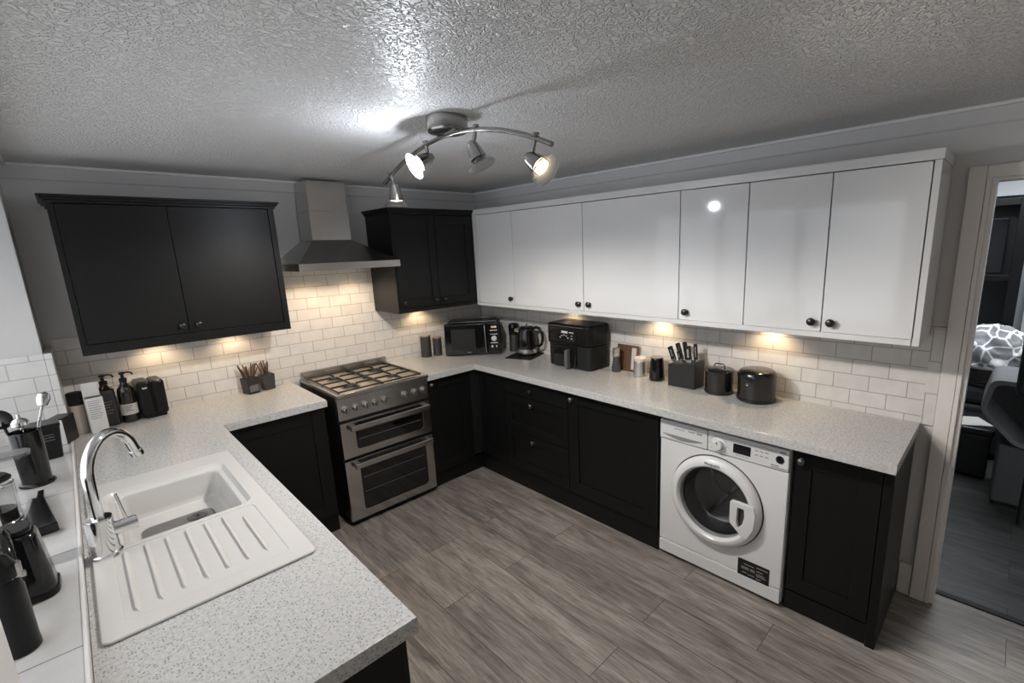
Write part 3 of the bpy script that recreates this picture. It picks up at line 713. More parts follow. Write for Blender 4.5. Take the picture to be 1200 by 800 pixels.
# drainer: sunken tray with raised ribs running towards the bowl
mb.prism(rrect(-2.746, -2.371, -2.126, -1.724, .02, 5), ZW-.012, ZW+.0055, .0)
for i in range(7):
    x = -2.715+i*.0505; y1 = -1.742-(.0 if i < 6 else .05)
    mb.tube([(x, -2.097+.004*i, ZW+.002), (x, -2.085+.004*i, ZW+.0045), (x, y1-.012, ZW+.0045), (x, y1, ZW+.002)], [.004, .0115, .0115, .004], 12, flat=.26)
# bowl: walls with a step, sloping to a flat base
def ring(o, z): return [(x, y, z) for x, y in rrect(-2.745+o, -2.365-o, -1.700+o, -1.205-o, max(.045-o*.3, .02), 8)]
b = bmesh.new(); prev = None
for o, z in ((-.001, zr-.002), (.004, zr-.012), (.010, zr-.018), (.024, zr-.020), (.028, zr-.026), (.034, zr-.105), (.045, zr-.122), (.060, zr-.127)):
    cur = [b.verts.new(p) for p in ring(o, z)]
    if prev:
        for i in range(len(cur)): b.faces.new((prev[i], prev[(i+1) % len(cur)], cur[(i+1) % len(cur)], cur[i]))
    prev = cur
b.faces.new(prev); bmesh.ops.recalc_face_normals(b, faces=b.faces)
for f in b.faces: f.normal_flip()
mb._merge(b)
W('basin', mb, MT['sink'], T)
W('basin_mat', MB().prism(rrect(-2.668, -2.445, -1.632, -1.355, .035, 8), zr-.1268, zr-.121, .002), MT['sink_base'], T)
W('plughole', MB().lathe([(.034, zr-.1208), (.030, zr-.119), (.022, zr-.120), (0, zr-.1205)], (-2.50, -1.405, 0)).lathe([(.006, zr-.120), (.005, zr-.113), (0, zr-.112)], (-2.50, -1.405, 0)), MT['steel_dark'], T)

tx, ty = -2.764, -1.716; tz = zr+.0005
tz0 = tz
T = thing('tap', 'chrome swan-neck mixer tap with side lever on the white sink', 'tap', (tx+.006, ty, tz0))
CH = MT['chrome']; tx += .006
W('body', MB().lathe([(.039, tz), (.039, tz+.005), (.035, tz+.007), (.0335, tz+.009), (.0335, tz+.112), (.0315, tz+.119), (.018, tz+.121), (0, tz+.121)], (tx, ty, 0), seg=32), CH, T)
pts = [(tx, ty, tz+.115), (tx, ty, tz+.18), (tx, ty, tz+.235)]
R_ = .096; dx, dy = math.cos(math.radians(52)), math.sin(math.radians(52))
for i in range(1, 15):
    a = PI*i/14*.90; pts.append((tx+dx*R_*(1-math.cos(a)), ty+dy*R_*(1-math.cos(a)), tz+.235+R_*1.15*math.sin(a)))
p = Vector(pts[-1]); q = Vector(pts[-2]); dv = (p-q).normalized(); pts.append(tuple(p+dv*.022))
W('spout', MB().tube(pts, .0155, 16), CH, T)
p = Vector(pts[-1]); W('aerator', MB().lathe([(.0158, -.004), (.0185, 0), (.0185, .018), (.015, .0185), (0, .016)], p-dv*.002, dv, 24), CH, T)
ld = Vector((.93, .10, 0)).normalized(); lp = Vector((tx, ty, tz+.068))
W('lever_hub', MB().lathe([(.021, .02), (.021, .076), (.0195, .083), (0, .084)], lp, ld, 24), CH, T)
e = lp+ld*.060; W('lever', MB().cyl(e+Vector((0, 0, .014)), e+Vector((-.012, .004, .105)), .0046, .0040, 12), CH, T)
tx -= .006

# ------------------------------------------------------------------ ceiling spotlight bar
lx, ly = -1.585, -1.965
T = thing('ceiling_spotlight', 'brushed steel arched spotlight bar with four glass-shaded heads on the ceiling', 'ceiling light', (lx, ly, H))
NK = MT['nickel']
W('canopy', MB().lathe([(.078, H-.0005), (.078, H-.046), (.072, H-.055), (.030, H-.060), (0, H-.060)][::-1], (lx, ly, 0), seg=40), MT['nickel_dark'], T)
za, kk = 2.213, .41
bz = lambda y: za-kk*(y-ly)**2
ys = [-2.515+i*(2.515-1.43)/28 for i in range(29)]
W('bar', MB().tube([(lx, y, bz(y)) for y in ys], .0085, 12).cyl((lx, ly, H-.058), (lx, ly, bz(ly)), .012), MT['nickel_dark'], T)
heads = [(-1.490, -1.523, 2.062, (.02, .05, -1), 'bulb_warm', 2.0), (-1.806, -1.817, 2.150, (-.73, .105, -.40), 'bulb_bright', 9.0),
         (-2.142, -2.118, 2.145, (.16, -.36, -.83), 'nickel_dark', 6.0), (-2.446, -2.420, 2.060, (.06, -.735, -.52), 'bulb_warm', 6.0)]
for i, (yb_, yp, zp, ax, bulb, pw) in enumerate(heads):
    ax = Vector(ax).normalized(); pv = Vector((lx, yp, zp))
    h = W('spot_head', MB().lathe([(0, -.022), (.014, -.020), (.022, -.006), (.029, .025), (.033, .048), (.031, .050), (.026, .026), (0, .010)], pv, ax, 28, caps=False), MT['nickel_dark'], T)
    W('stem', MB().cyl((lx, yb_, bz(yb_)+.014), pv, .0075, .0075, 12).cyl((lx, yb_, bz(yb_)+.008), (lx, yb_, bz(yb_)+.016), .011), MT['nickel_dark'], h)
    W('shade', MB().lathe([(.0325, .049), (.040, .060), (.049, .069), (.053, .0705), (.053, .0735), (.048, .0725), (.038, .064), (.030, .052)], pv, ax, 36, caps=False), MT['clear_glass'] if i in (0, 2) else MT['frosted'], h)
    W('bulb', MB().lathe([(0, .012), (.014, .02), (.024, .046), (.025, .052), (0, .055)], pv, ax, 24, caps=False), MT[bulb], h)
HEADS = heads

# ------------------------------------------------------------------ things on the worktop by the cooker and along the right wall
Z = ZW+.0005
def single(name, mb, m, label, cat, loc, group=None, rotz=0):
    o = obj(name, mb, m); o.location = loc; o.rotation_euler = (0, 0, rotz); return tag(o, label, cat, group)
# dark canisters with pale lids
def canister(loc, r, h, label):
    T = thing('storage_canister', label, 'canister', loc)
    obj('body', MB().lathe([(r*.96, 0), (r, .004), (r, h-.012)], seg=36), MT['dark_grey'], T)
    obj('lid', MB().lathe([(r*1.02, h-.012), (r*1.03, h-.004), (r*.98, h), (0, h+.001)], seg=36), MT['lid_wood'], T)
canister((-.665, -.085, Z), .043, .182, 'taller dark grey canister with a pale lid, nearer the cooker')
canister((-.576, -.120, Z), .036, .160, 'shorter dark grey canister with a pale lid, against the microwave')

# microwave set across the corner
mwn = Vector((-.655, -.755, 0)).normalized()
T = thing('microwave', 'black microwave oven set across the corner of the worktop', 'microwave', (-.335, -.335, Z), math.atan2(mwn.y, mwn.x)+PI/2)
T.location = (-.318, -.300, Z)
mw_, md_, mh = .468, .235, .272       # local frame: x across, -y towards the room
obj('body', MB().box(-mw_/2+.006, mw_/2-.006, -md_/2+.02, md_/2, .012, mh-.004, .012, 3).box(-mw_/2+.03, mw_/2-.03, -md_/2+.05, md_/2-.02, mh-.006, mh+.012, .008), MT['black_satin'], T)
obj('feet', MB().cyl((-.18, -.07, 0), (-.18, -.07, .013), .014).cyl((.18, -.07, 0), (.18, -.07, .013), .014).cyl((-.16, .06, 0), (-.16, .06, .013), .014).cyl((.16, .06, 0), (.16, .06, .013), .014), MT['rubber'], T)
d = obj('door', MB().box(-mw_/2, .118, -md_/2-.012, -md_/2+.02, .006, mh, .010, 3), MT['black_gloss'], T)
obj('window', MB().box(-mw_/2+.055, .02, -md_/2-.0135, -md_/2-.010, .052, mh-.045, .001), MT['black_mat'], d)
obj('door_handle', MB().tube([(.108, -md_/2-.014, .02), (.106, -md_/2-.024, .08), (.104, -md_/2-.027, .14), (.102, -md_/2-.024, .20), (.100, -md_/2-.014, .25)], .0048, 10), MT['nickel'], d)
obj('badge', MB().box(-.052, -.018, -md_/2-.0130, -md_/2-.0115, .026, .031), MT['print_grey'], d)
p = obj('control_panel', MB().box(.120, mw_/2, -md_/2-.012, -md_/2+.02, .006, mh, .010, 3), MT['black_gloss'], T)
yy = -md_/2-.0122
obj('clock', MB().text('12:00', .021, Matrix.Translation((.176, yy, .236)) @ Matrix.Rotation(PI/2, 4, 'X')), MT['clock_led'], p)
mb = MB()
for i in range(4): mb.box(.146+i*.0155, .157+i*.0155, yy-.0008, yy, .203, .212)
mb.box(.146, .206, yy-.0008, yy, .172, .178).box(.146, .206, yy-.0008, yy, .098, .104).box(.152, .166, yy-.0008, yy, .062, .080).box(.190, .199, yy-.0008, yy, .062, .080)
obj('button_print', mb, MT['print_white'], p)
obj('dial', MB().lathe([(.020, 0), (.019, .014), (.012, .016), (0, .016)], (.176, yy, .138), (0, -1, 0), 28).lathe([(.023, 0), (.023, .003), (.021, .003)], (.176, yy, .138), (0, -1, 0), 28), MT['print_white'], p)

# dark grinder/jar between microwave and kettle
T = thing('lidded_jar', 'dark grey jar with a black lid squeezed between the microwave and kettle', 'jar', (-.066, -.535, Z))
obj('body', MB().lathe([(.042, 0), (.044, .004), (.041, .145)], seg=32), MT['dark_grey'], T)
obj('lid', MB().lathe([(.043, .145), (.044, .16), (.046, .215), (.040, .236), (.028, .242), (0, .243)], seg=32), MT['black_gloss'], T)

# slate mat and kettle
single('mat', MB().prism(rrect(-.135, .135, -.12, .12, .012), 0, .006, .002), MT['black_mat'], 'dark slate mat on the worktop under the black kettle', 'mat', (-.150, -.760, Z), rotz=.35)
T = thing('kettle', 'black jug kettle with a steel base band on a slate mat', 'kettle', (-.125, -.765, Z+.0065), math.radians(0))
obj('base', MB().lathe([(.078, 0), (.080, .004), (.080, .016), (.074, .020)], seg=40), MT['black_satin'], T)
obj('band', MB().lathe([(.074, .0205), (.079, .022), (.080, .052), (.079, .054)], seg=40), MT['nickel'], T)
obj('body', MB().lathe([(.079, .0545), (.081, .09), (.077, .15), (.067, .205), (.062, .222), (.058, .226)], seg=40), MT['black_gloss'], T)
l = obj('lid', MB().lathe([(.058, .2262), (.052, .234), (.020, .238), (0, .238)], seg=36), MT['black_satin'], T)
obj('lid_knob', MB().lathe([(.008, .237), (.008, .250), (.011, .254), (.009, .262), (0, .263)], seg=20), MT['chrome'], l)
sp_ = bmesh.new(); s_ = MB()
s_.prism([(-.02, -.030), (.02, -.030), (.004, .006), (-.004, .006)], .19, .222, .004)
s_.xf(Matrix.Rotation(math.radians(35), 4, 'Z') @ Matrix.Translation((0, .095, 0)))
obj('spout', s_, MT['nickel'], T)
hd = Vector((math.cos(math.radians(-72)), math.sin(math.radians(-72)), 0))
pts = [hd*.060+Vector((0, 0, .222)), hd*.088+Vector((0, 0, .232)), hd*.118+Vector((0, 0, .222)), hd*.140+Vector((0, 0, .188)), hd*.146+Vector((0, 0, .140)), hd*.136+Vector((0, 0, .098)), hd*.112+Vector((0, 0, .078)), hd*.080+Vector((0, 0, .076))]
obj('handle', MB().tube(pts, [.010, .012, .0125, .012, .0115, .011, .010, .009], 12), MT['black_satin'], T)
sp_.free()

# air fryer
T = thing('air_fryer', 'large black air fryer with a wide drawer, tallest thing on the right worktop', 'air fryer', (-.135, -1.328, Z), -PI/2)
# local frame: x across (towards the doorway), -y to the room
aw, ad, ah = .425, .240, .325
obj('housing', MB().prism(rrect(-aw/2, aw/2, -ad/2, ad/2, .045, 7), .175, ah, .016, seg=4), MT['black_satin'], T)
obj('lower_body', MB().prism(rrect(-aw/2+.010, aw/2-.010, -ad/2+.012, ad/2-.004, .035, 6), .010, .174, .006), MT['black_mat'], T)
obj('feet', MB().cyl((-.15, -.07, 0), (-.15, -.07, .011), .014).cyl((.15, -.07, 0), (.15, -.07, .011), .014).cyl((-.15, .08, 0), (-.15, .08, .011), .014).cyl((.15, .08, 0), (.15, .08, .011), .014), MT['rubber'], T)
d = obj('drawer', MB().box(-.135, .085, -ad/2-.006, -ad/2+.03, .022, .168, .010, 3), MT['black_gloss'], T)
obj('drawer_handle', MB().box(.012, .038, -ad/2-.050, -ad/2-.004, .012, .150, .010, 3), MT['mid_grey'], d)
p = obj('control_panel', MB().box(-aw/2+.045, aw/2-.115, -ad/2-.004, -ad/2+.01, .205, .298, .003), MT['graphite'], T)
obj('screen', MB().box(-aw/2+.10, aw/2-.125, -ad/2-.0055, -ad/2-.003, .212, .292, .001), MT['display'], p)
yy = -ad/2-.006; mb = MB().box(-.045, .015, yy-.001, yy, .262, .278)
for i in range(5):
    a = PI*(.15+.7*i/4); mb.box(-.02+.042*math.cos(a)-.006, -.02+.042*math.cos(a)+.006, yy-.001, yy, .214+.034*math.sin(a)-.003, .214+.034*math.sin(a)+.003)
mb.box(.045, .060, yy-.001, yy, .225, .229).box(.045, .060, yy-.001, yy, .245, .249).box(.03, .07, yy-.001, yy, .268, .274)
obj('panel_print', mb, MT['print_white'], p)
obj('trim_strip', MB().tube([(-aw/2+.04, -ad/2-.001, ah-.014), (aw/2-.05, -ad/2-.001, ah-.014)], .0035, 8), MT['nickel'], T)

# pepper mill, wooden-framed board, white-lidded caddy, black caddy
T = thing('pepper_mill', 'glass spice mill with a pale ridged cap in front of the wooden frame', 'spice mill', (-.098, -1.650, Z))
obj('body', MB().lathe([(.030, 0), (.032, .004), (.032, .030), (.023, .085), (.022, .105)], seg=28), MT['rubber'], T)
obj('cap', MB().lathe([(.024, .1055), (.026, .108), (.026, .122), (.0245, .124), (.026, .126), (.026, .142), (.0245, .144), (.026, .146), (.026, .164), (.020, .168), (0, .168)], seg=28), MT['silver_can'], T)
T = thing('photo_frame', 'brown wooden stand frame leaning on the tiles beside the air fryer', 'frame', (-.045, -1.700, Z), -PI/2)
tl = Matrix.Rotation(math.radians(-7), 4, 'X')
obj('frame', MB().box(-.088, .088, -.008, .008, .166, .182, .003).box(-.088, -.074, -.008, .008, .0, .166, .003).box(.074, .088, -.008, .008, .0, .166, .003).box(-.074, .074, -.008, .008, .0, .014, .003).xf(tl), MT['wood'], T)
obj('board', MB().box(-.074, .035, -.005, .004, .014, .166, .001).xf(tl), MT['wood'], T)
obj('card', MB().box(.035, .074, -.004, .003, .014, .166, .001).xf(tl), MT['label'], T)
T = thing('tea_caddy', 'silver cylinder caddy with a cream lid, left of the black caddy', 'caddy', (-.100, -1.850, Z))
obj('body', MB().lathe([(.041, 0), (.043, .004), (.043, .098), (.040, .104)], seg=36), MT['silver_can'], T)
obj('lid', MB().lathe([(.041, .1045), (.0425, .108), (.042, .124), (.036, .130), (0, .131)], seg=36), MT['cream'], T)
T = thing('sugar_caddy', 'glossy black tapered caddy with a pale flat lid, left of the knife block', 'caddy', (-.110, -1.985, Z))
obj('body', MB().lathe([(.047, 0), (.0495, .005), (.049, .02), (.041, .142), (.039, .146)], seg=36), MT['black_gloss'], T)
obj('lid', MB().lathe([(.0385, .1465), (.039, .151), (.034, .154), (0, .154)], seg=36), MT['lid_wood'], T)

# knife block with seven handles
T = thing('knife_block', 'black wooden knife block holding dark-handled knives', 'knife block', (-.115, -2.195, Z), -PI/2)
kb = MB(); kb.prism([(-.088, -.062), (.088, -.062), (.088, .062), (-.088, .062)], 0, .148, .003)
for v in kb.bm.verts:
    if v.co.z > .1: v.co.y += .0; v.co.z += (.022 if v.co.y < 0 else .0)*0+.010*(v.co.x/.088)
obj('block', kb, MT['block_wood'], T)
def knife(x, y, lean, h, w, kind, label):
    k = thing('knife', label, 'knife', T.matrix_basis @ Vector((0, 0, 0)))
    mtx = Matrix.Translation((x, y, .146)) @ Matrix.Rotation(lean, 4, 'Y') @ Matrix.Rotation(math.radians(-8), 4, 'X')
    hm = MB().box(-w*.5, w*.5, -.008, .008, .014, h, .004, 2); hm.xf(mtx)
    bm_ = MB().box(-w*.42, w*.42, -.0012, .0012, -.10, .014); bm_.xf(mtx)
    k.location = T.location; k.rotation_euler = T.rotation_euler
    obj('handle', hm, MT['black_satin'], k); obj('blade', bm_, MT['blade'], k)
    if kind: rv = MB().box(-w*.5-.0008, w*.5+.0008, -.0085, .0085, .014, .022, .001).box(-w*.18, w*.18, -.0088, .0088, .035, h-.02, .001); rv.xf(mtx); obj('steel_inlay', rv, MT['blade'], k)
knife(-.062, -.030, -.46, .102, .030, 1, 'knife leaning furthest left in the black knife block')
knife(-.040, .022, -.40, .116, .028, 1, 'knife in the back row leaning left in the black knife block')
knife(-.016, -.034, -.38, .078, .020, 1, 'short front knife near the middle of the black knife block')
knife(-.002, .024, -.30, .124, .026, 0, 'all-black knife handle at the middle back of the knife block')
knife(.028, -.016, -.20, .108, .036, 1, 'broad steel-faced knife handle right of the middle of the knife block')
knife(.058, .016, -.16, .118, .022, 1, 'rightmost tall knife handle in the black knife block')

# dark cooking pot and bread bin
T = thing('stock_pot', 'smaller glossy graphite pot with a bow-handled lid beside the knife block', 'pot', (-.122, -2.412, Z))
obj('body', MB().lathe([(.076, 0), (.081, .004), (.081, .014), (.078, .016), (.078, .128), (.080, .131)], seg=48), MT['graphite'], T)
l = obj('lid', MB().lathe([(.082, .1315), (.083, .137), (.078, .142), (.045, .149), (0, .151)], seg=48), MT['graphite'], T)
obj('lid_handle', MB().tube([(0, -.030, .148), (0, -.030, .166), (0, -.022, .171), (0, .022, .171), (0, .030, .166), (0, .030, .148)], .004, 10), MT['chrome'], l)
T = thing('bread_bin', 'larger domed graphite bin at the doorway end of the worktop', 'bread bin', (-.124, -2.628, Z))
obj('body', MB().lathe([(.096, 0), (.102, .004), (.102, .018), (.098, .020), (.098, .128), (.1, .131)], seg=56), MT['graphite'], T)
obj('lid', MB().lathe([(.100, .1315), (.101, .145), (.096, .160), (.084, .170), (.050, .175), (0, .176)], seg=56), MT['graphite'], T)
obj('stud', MB().lathe([(.008, 0), (.006, .004), (0, .005)], (-.0985, .012, .105), (-1, 0, 0), 16), MT['chrome'], T)

# ------------------------------------------------------------------ things left of the cooker
def twig_pot(loc, label, w, n, rot, m):
    T = thing('twig_pot', label, 'pot', loc, rot)
    h = .105
    pr = [(-w, -w), (w, -w), (w, w), (-w, w)] ; a = MB()
    a.prism(pr, 0, h, .003)
    for v in a.bm.verts: f = .86+.14*v.co.z/h; v.co.x *= f; v.co.y *= f
    obj('pot', a, m, T)
    obj('soil', MB().box(-w*.86, w*.86, -w*.86, w*.86, h-.002, h+.0015), MT['iron'], T)
    return T
def twigs(T, base, w, n, label, rnd):
    for i in range(n):
        r = random.Random(rnd*100+i)
        x, y = r.uniform(-w, w)*.75, r.uniform(-w, w)*.75; L_ = r.uniform(.055, .092); a = r.uniform(0, 2*PI); s = r.uniform(.05, .35)
        if abs(x) > .018: s = abs(s)
        dx, dy = x*.9+s*.03*math.cos(a), y*.9+s*.03*math.sin(a)
        mb = MB().tube([(x, y, .106), (x+dx*.5, y+dy*.5, .106+L_*.5), (x+dx*1.1, y+dy*1.1, .106+L_)], [.0042, .004, .0032], 7)
        obj('twig', mb, MT['twig_tip'] if i % 6 == 0 else MT['twig'], T)
T1 = twig_pot((-1.970, -.078, Z), 'grey-fronted square pot of brown twigs, left of the other twig pot', .040, 16, .30, MT['pot_black'])
obj('front_plate', MB().box(-.030, .030, -.0405, -.0385, .012, .098, .001).xf(Matrix.Rotation(math.radians(-3), 4, 'X')), MT['mid_grey'], T1)
twigs(T1, 0, .034, 17, '', 1)
T2 = twig_pot((-1.866, -.055, Z), 'plain dark square pot of brown twigs nearer the cooker', .038, 14, .10, MT['dark_grey'])
twigs(T2, 0, .032, 13, '', 2)

# black rounded box (toaster end), two bottles, carton, jar
T = thing('toaster', 'black rounded two-slice toaster seen end-on beside the dark bottles', 'toaster', (-2.475, -.100, Z), .06)
obj('body', MB().box(-.058, .0025, -.075, .085, .012, .215, .014, 4).box(.0035, .064, -.075, .085, .012, .212, .018, 4).box(-.04, .05, -.065, .075, .0, .2), MT['black_satin'], T)
obj('lever', MB().box(-.040, -.016, -.092, -.074, .175, .187, .004), MT['chrome'], T)
def bottle(loc, label, r, square, lbl):
    T = thing('soap_bottle', label, 'bottle', loc)
    if square: obj('body', MB().prism(rrect(-r, r, -r, r, .012, 5), 0, .205, .010, seg=3).lathe([(r*.8, .20), (.016, .222), (.0145, .226)], seg=24), MT['amber'], T)
    else: obj('body', MB().lathe([(r*.95, 0), (r, .005), (r, .165), (r*.92, .188), (r*.6, .206), (.016, .218), (.0145, .226)], seg=36), MT['amber'], T)
    p = obj('pump', MB().lathe([(.017, .2265), (.017, .246), (.012, .248), (.0075, .25), (.0075, .268), (.013, .27), (.0125, .282), (0, .283)], seg=20), MT['black_satin'], T)
    obj('nozzle', MB().tube([(0, 0, .275), (.026, .006, .276), (.040, .009, .270), (.044, .01, .258)], .0045, 8), MT['black_satin'], p)
    if lbl: obj('label', MB().lathe([(r+.0006, .045), (r+.0006, .105)], seg=36, caps=False), MT['label'], T); mb = MB(); [mb.box(-.020+.004*(i % 2), .016-.005*(i % 3), -r-.0022, -r-.0002, .094-i*.009, .0965-i*.009) for i in range(4)]; obj('print', mb, MT['print_dark'], T)
    else:
        mb = MB(); [mb.box(-.020, .018-.006*(i % 3), -r-.0010, -r, .135-i*.016, .138-i*.016) for i in range(5)]; obj('print', mb, MT['mid_grey'], T)
bottle((-2.575, -.135, Z), 'dark round pump bottle with a pale paper label, beside the toaster', .037, False, True)
bottle((-2.655, -.125, Z), 'dark square pump bottle without a pale label, behind the white carton', .036, True, False)
T = thing('carton', 'white card carton standing open in front of the dark square bottle', 'carton', (-2.708, -.215, Z), .12)
obj('box', MB().box(-.034, .034, -.024, .024, 0, .188, .001), MT['carton'], T)
obj('flap', MB().box(-.033, .033, .021, .0235, .188, .262, .0005), MT['carton'], T)
obj('opening', MB().box(-.031, .031, -.021, .0205, .1885, .190), MT['print_dark'], T)
mb = MB(); [mb.box(-.026, .024-.010*((i*7) % 3)/2, -.0252, -.0241, .170-i*.0115, .1735-i*.0115) for i in range(9)]
obj('print', mb, MT['print_grey'], T)
T = thing('jar', 'tall jar with a black lid and beige label between carton and ledge', 'jar', (-2.772, -.165, Z))
obj('body', MB().lathe([(.030, 0), (.032, .004), (.032, .150), (.030, .154)], seg=32), MT['beige'], T)
obj('lid', MB().lathe([(.033, .1545), (.0335, .158), (.0335, .216), (.030, .220), (0, .220)], seg=32), MT['black_satin'], T)

# ------------------------------------------------------------------ things on the tiled ledge
ZS = SILL+.0005
T = thing('box', 'black-sided upright box with a white face at the far end of the ledge', 'box', (-2.838, -.425, ZS), -.42)
obj('body', MB().box(-.026, .036, -.048, .050, 0, .128, .002), MT['black_satin'], T)
obj('face', MB().box(-.024, .034, -.0495, -.0482, .002, .121), MT['print_white'], T)
T = thing('storage_tin', 'black tapered square tin with raised lines on the ledge behind the utensil pot', 'tin', (-2.887, -.630, ZS), .10)
a = MB().prism(rrect(-.054, .054, -.054, .054, .014, 4), 0, .140, .003)
for v in a.bm.verts: f = .80+.20*v.co.z/.140; v.co.x *= f; v.co.y *= f
obj('body', a, MT['black_satin'], T)
obj('lid', MB().prism(rrect(-.056, .056, -.056, .056, .014, 4), .1405, .158, .003), MT['black_satin'], T)
mb = MB(); [mb.box(-.030, .030, -.0552, -.0525, .110-.012*i, .113-.012*i) for i in range(3)]
obj('raised_lines', mb, MT['mid_grey'], T)
T = thing('utensil_pot', 'tall black flanged utensil pot on the ledge', 'utensil pot', (-2.912, -.960, ZS))
obj('body', MB().lathe([(.050, 0), (.052, .004), (.050, .010), (.043, .014), (.042, .02), (.046, .215), (.043, .217), (.040, .21), (.036, .03), (0, .028)], seg=36, caps=False), MT['black_gloss'], T)
o = obj('spoon', MB().tube([(.012, .004, .035), (.034, .020, .20), (.060, .060, .285)], .0048, 8).lathe([(0, 0), (.014, .006), (.0205, .030), (.017, .052), (0, .062)], (.060, .060, .283), (.25, .3, 1), 20, sx=1, sy=.5), MT['chrome'], None)
o.location = T.location; tag(o, 'chrome serving spoon standing in the black utensil pot', 'spoon')
o = obj('kitchen_utensil', MB().tube([(-.012, 0, .035), (-.004, -.004, .235)], .005, 8).lathe([(.008, .234), (.024, .242), (.026, .256), (.018, .266), (.006, .270), (.005, .286), (0, .287)], (-.004, -.004, 0), seg=20), MT['chrome'], None)
o.location = T.location; tag(o, 'chrome utensil end poking out of the black utensil pot', 'utensil')
o = obj('ladle', MB().tube([(-.018, .012, .035), (-.050, .042, .25)], .005, 8).lathe([(0, 0), (.036, .004), (.040, .012), (.036, .020), (0, .026)], (-.062, .050, .262), (.5, -.7, .45), 28), MT['black_satin'], None)
o.location = T.location; tag(o, 'black ladle head above the utensil pot at the left edge', 'ladle')
# cafetiere at the frame's edge
T = thing('cafetiere', 'glass coffee press with a chrome frame at the left edge on the ledge', 'coffee press', (-2.985, -1.325, ZS), 2.4)
obj('beaker', MB().lathe([(0, .008), (.044, .010), (.046, .014), (.046, .150), (.048, .158)], seg=36, caps=False), MT['clear_glass'], T)
obj('coffee', MB().lathe([(.043, .012), (.0435, .06), (0, .06)], seg=32), MT['amber'], T)
f = MB().torus((0, 0, .145), .0485, .0045).torus((0, 0, .02), .0485, .0045).lathe([(.048, 0), (.049, .006)], seg=32)
for i in range(4): a = PI/4+PI/2*i; f.box(-.005, .005, .0475, .051, .004, .145, mtx=Matrix.Rotation(a, 4, 'Z'))
obj('frame', f, MT['chrome'], T)
obj('lid', MB().lathe([(.049, .159), (.050, .166), (.040, .176), (.006, .180), (.004, .21), (.011, .214), (.012, .228), (0, .232)], seg=32), MT['black_satin'], T)
obj('handle', MB().tube([(.047, .008, .14), (.078, .014, .145), (.086, .016, .12), (.086, .016, .05), (.076, .014, .03), (.047, .008, .03)], .007, 10), MT['black_gloss'], T)
# black jug with loop handle
T = thing('jug', 'black plastic jug with a big loop handle on the ledge beside the tap', 'jug', (-2.922, -1.875, ZS))
a = MB().prism(rrect(-.066, .070, -.052, .060, .032, 6), 0, .178, .014, seg=4)
for v in a.bm.verts: f = 1-.22*max(0, v.co.z-.02)/.178; v.co.x *= f; v.co.y *= f
obj('body', a, MT['black_gloss'], T)
obj('base_band', MB().prism(rrect(-.069, .073, -.055, .063, .033, 6), .001, .020, .004), MT['black_satin'], T)
obj('lid', MB().prism(rrect(-.046, .050, -.036, .042, .026, 6), .1785, .192, .004), MT['black_satin'], T)
hd = Vector((.10, -1, 0)).normalized()
pts = [Vector((0, .01, .176)), hd*.040+Vector((0, 0, .196)), hd*.090+Vector((0, 0, .190)), hd*.122+Vector((0, 0, .160)), hd*.128+Vector((0, 0, .115)), hd*.112+Vector((0, 0, .070)), hd*.080+Vector((0, 0, .042)), hd*.048+Vector((0, 0, .032))]
obj('handle', MB().tube(pts, [.014, .016, .016, .015, .014, .014, .013, .012], 12), MT['black_gloss'], T)
o = obj('scoop', MB().prism([(-.035, -.15), (.045, -.135), (.012, .14), (-.02, .15)], 0, .034, .006).prism([(-.012, .145), (.010, .14), (.008, .24), (-.008, .24)], .008, .026, .004), MT['black_gloss'])
o.location = (-2.898, -1.365, ZS); tag(o, 'pointed black plastic scoop lying on the ledge beside the coffee press', 'scoop')
# flask in the foreground
T = thing('vacuum_flask', 'black cylindrical flask with a clip lid in the bottom left corner', 'flask', (-2.912, -2.115, ZS))
obj('body', MB().lathe([(.030, 0), (.033, .003), (.033, .016), (.0322, .018), (.0322, .150), (.026, .172), (.024, .176)], seg=36), MT['black_satin'], T)
l = obj('lid', MB().lathe([(.027, .1765), (.0285, .18), (.0285, .206), (.025, .212), (.020, .225), (.012, .230), (0, .230)], seg=32), MT['black_satin'], T)
obj('clip', MB().box(.020, .034, -.010, .010, .172, .205, .003).box(.026, .038, -.006, .006, .168, .180, .002), MT['nickel'], l)
single('tray', MB().prism(rrect(-.06, .075, -.045, .045, .02, 4), 0, .006, .002).prism(rrect(-.055, .07, -.04, .04, .02, 4), .006, .010, .001), MT['clear_glass'], 'clear glass dish lid resting on top of the coffee press', 'lid', (-2.955, -1.345, ZS+.2325))

# ------------------------------------------------------------------ living room seen through the doorway
T = thing('storage_chest', 'low black leather storage chest in the living room', 'chest', (1.95, -3.48, 0))
W('body', MB().box(1.75, 2.15, -3.60, -3.15, .012, .33, .012), MT['leather'], T)
W('lid', MB().box(1.735, 2.16, -3.615, -3.14, .332, .385, .014, 3), MT['leather'], T)
single('magazine', MB().box(-.10, .10, -.13, .13, 0, .008, .002), MT['label'], 'folded paper lying on the black storage chest', 'magazine', (1.86, -3.44, .3855), rotz=.5)
T = thing('sofa', 'slate fabric sofa behind the black storage chest', 'sofa', (2.55, -3.45, 0))
W('base', MB().box(2.19, 2.95, -4.35, -2.80, .03, .43, .03, 3), MT['sofa'], T)
W('seat_cushion', MB().box(2.20, 2.80, -4.30, -2.85, .432, .58, .05, 4), MT['sofa'], T)
W('backrest', MB().box(2.80, 3.05, -4.35, -2.80, .432, .70, .05, 4), MT['sofa'], T)
T = thing('laundry_basket', 'dark wicker basket on the slate sofa, holding a patterned blanket', 'basket', (2.42, -3.52, .581))
mb = MB()
for i in range(6): mb.torus((2.42, -3.52, .597+i*.026), .20+.008*i, .015, seg=36)
mb.lathe([(.19, .583), (.20, .60), (0, .601)], (2.42, -3.52, 0), seg=36)
W('weave', mb, MT['wicker'], T)
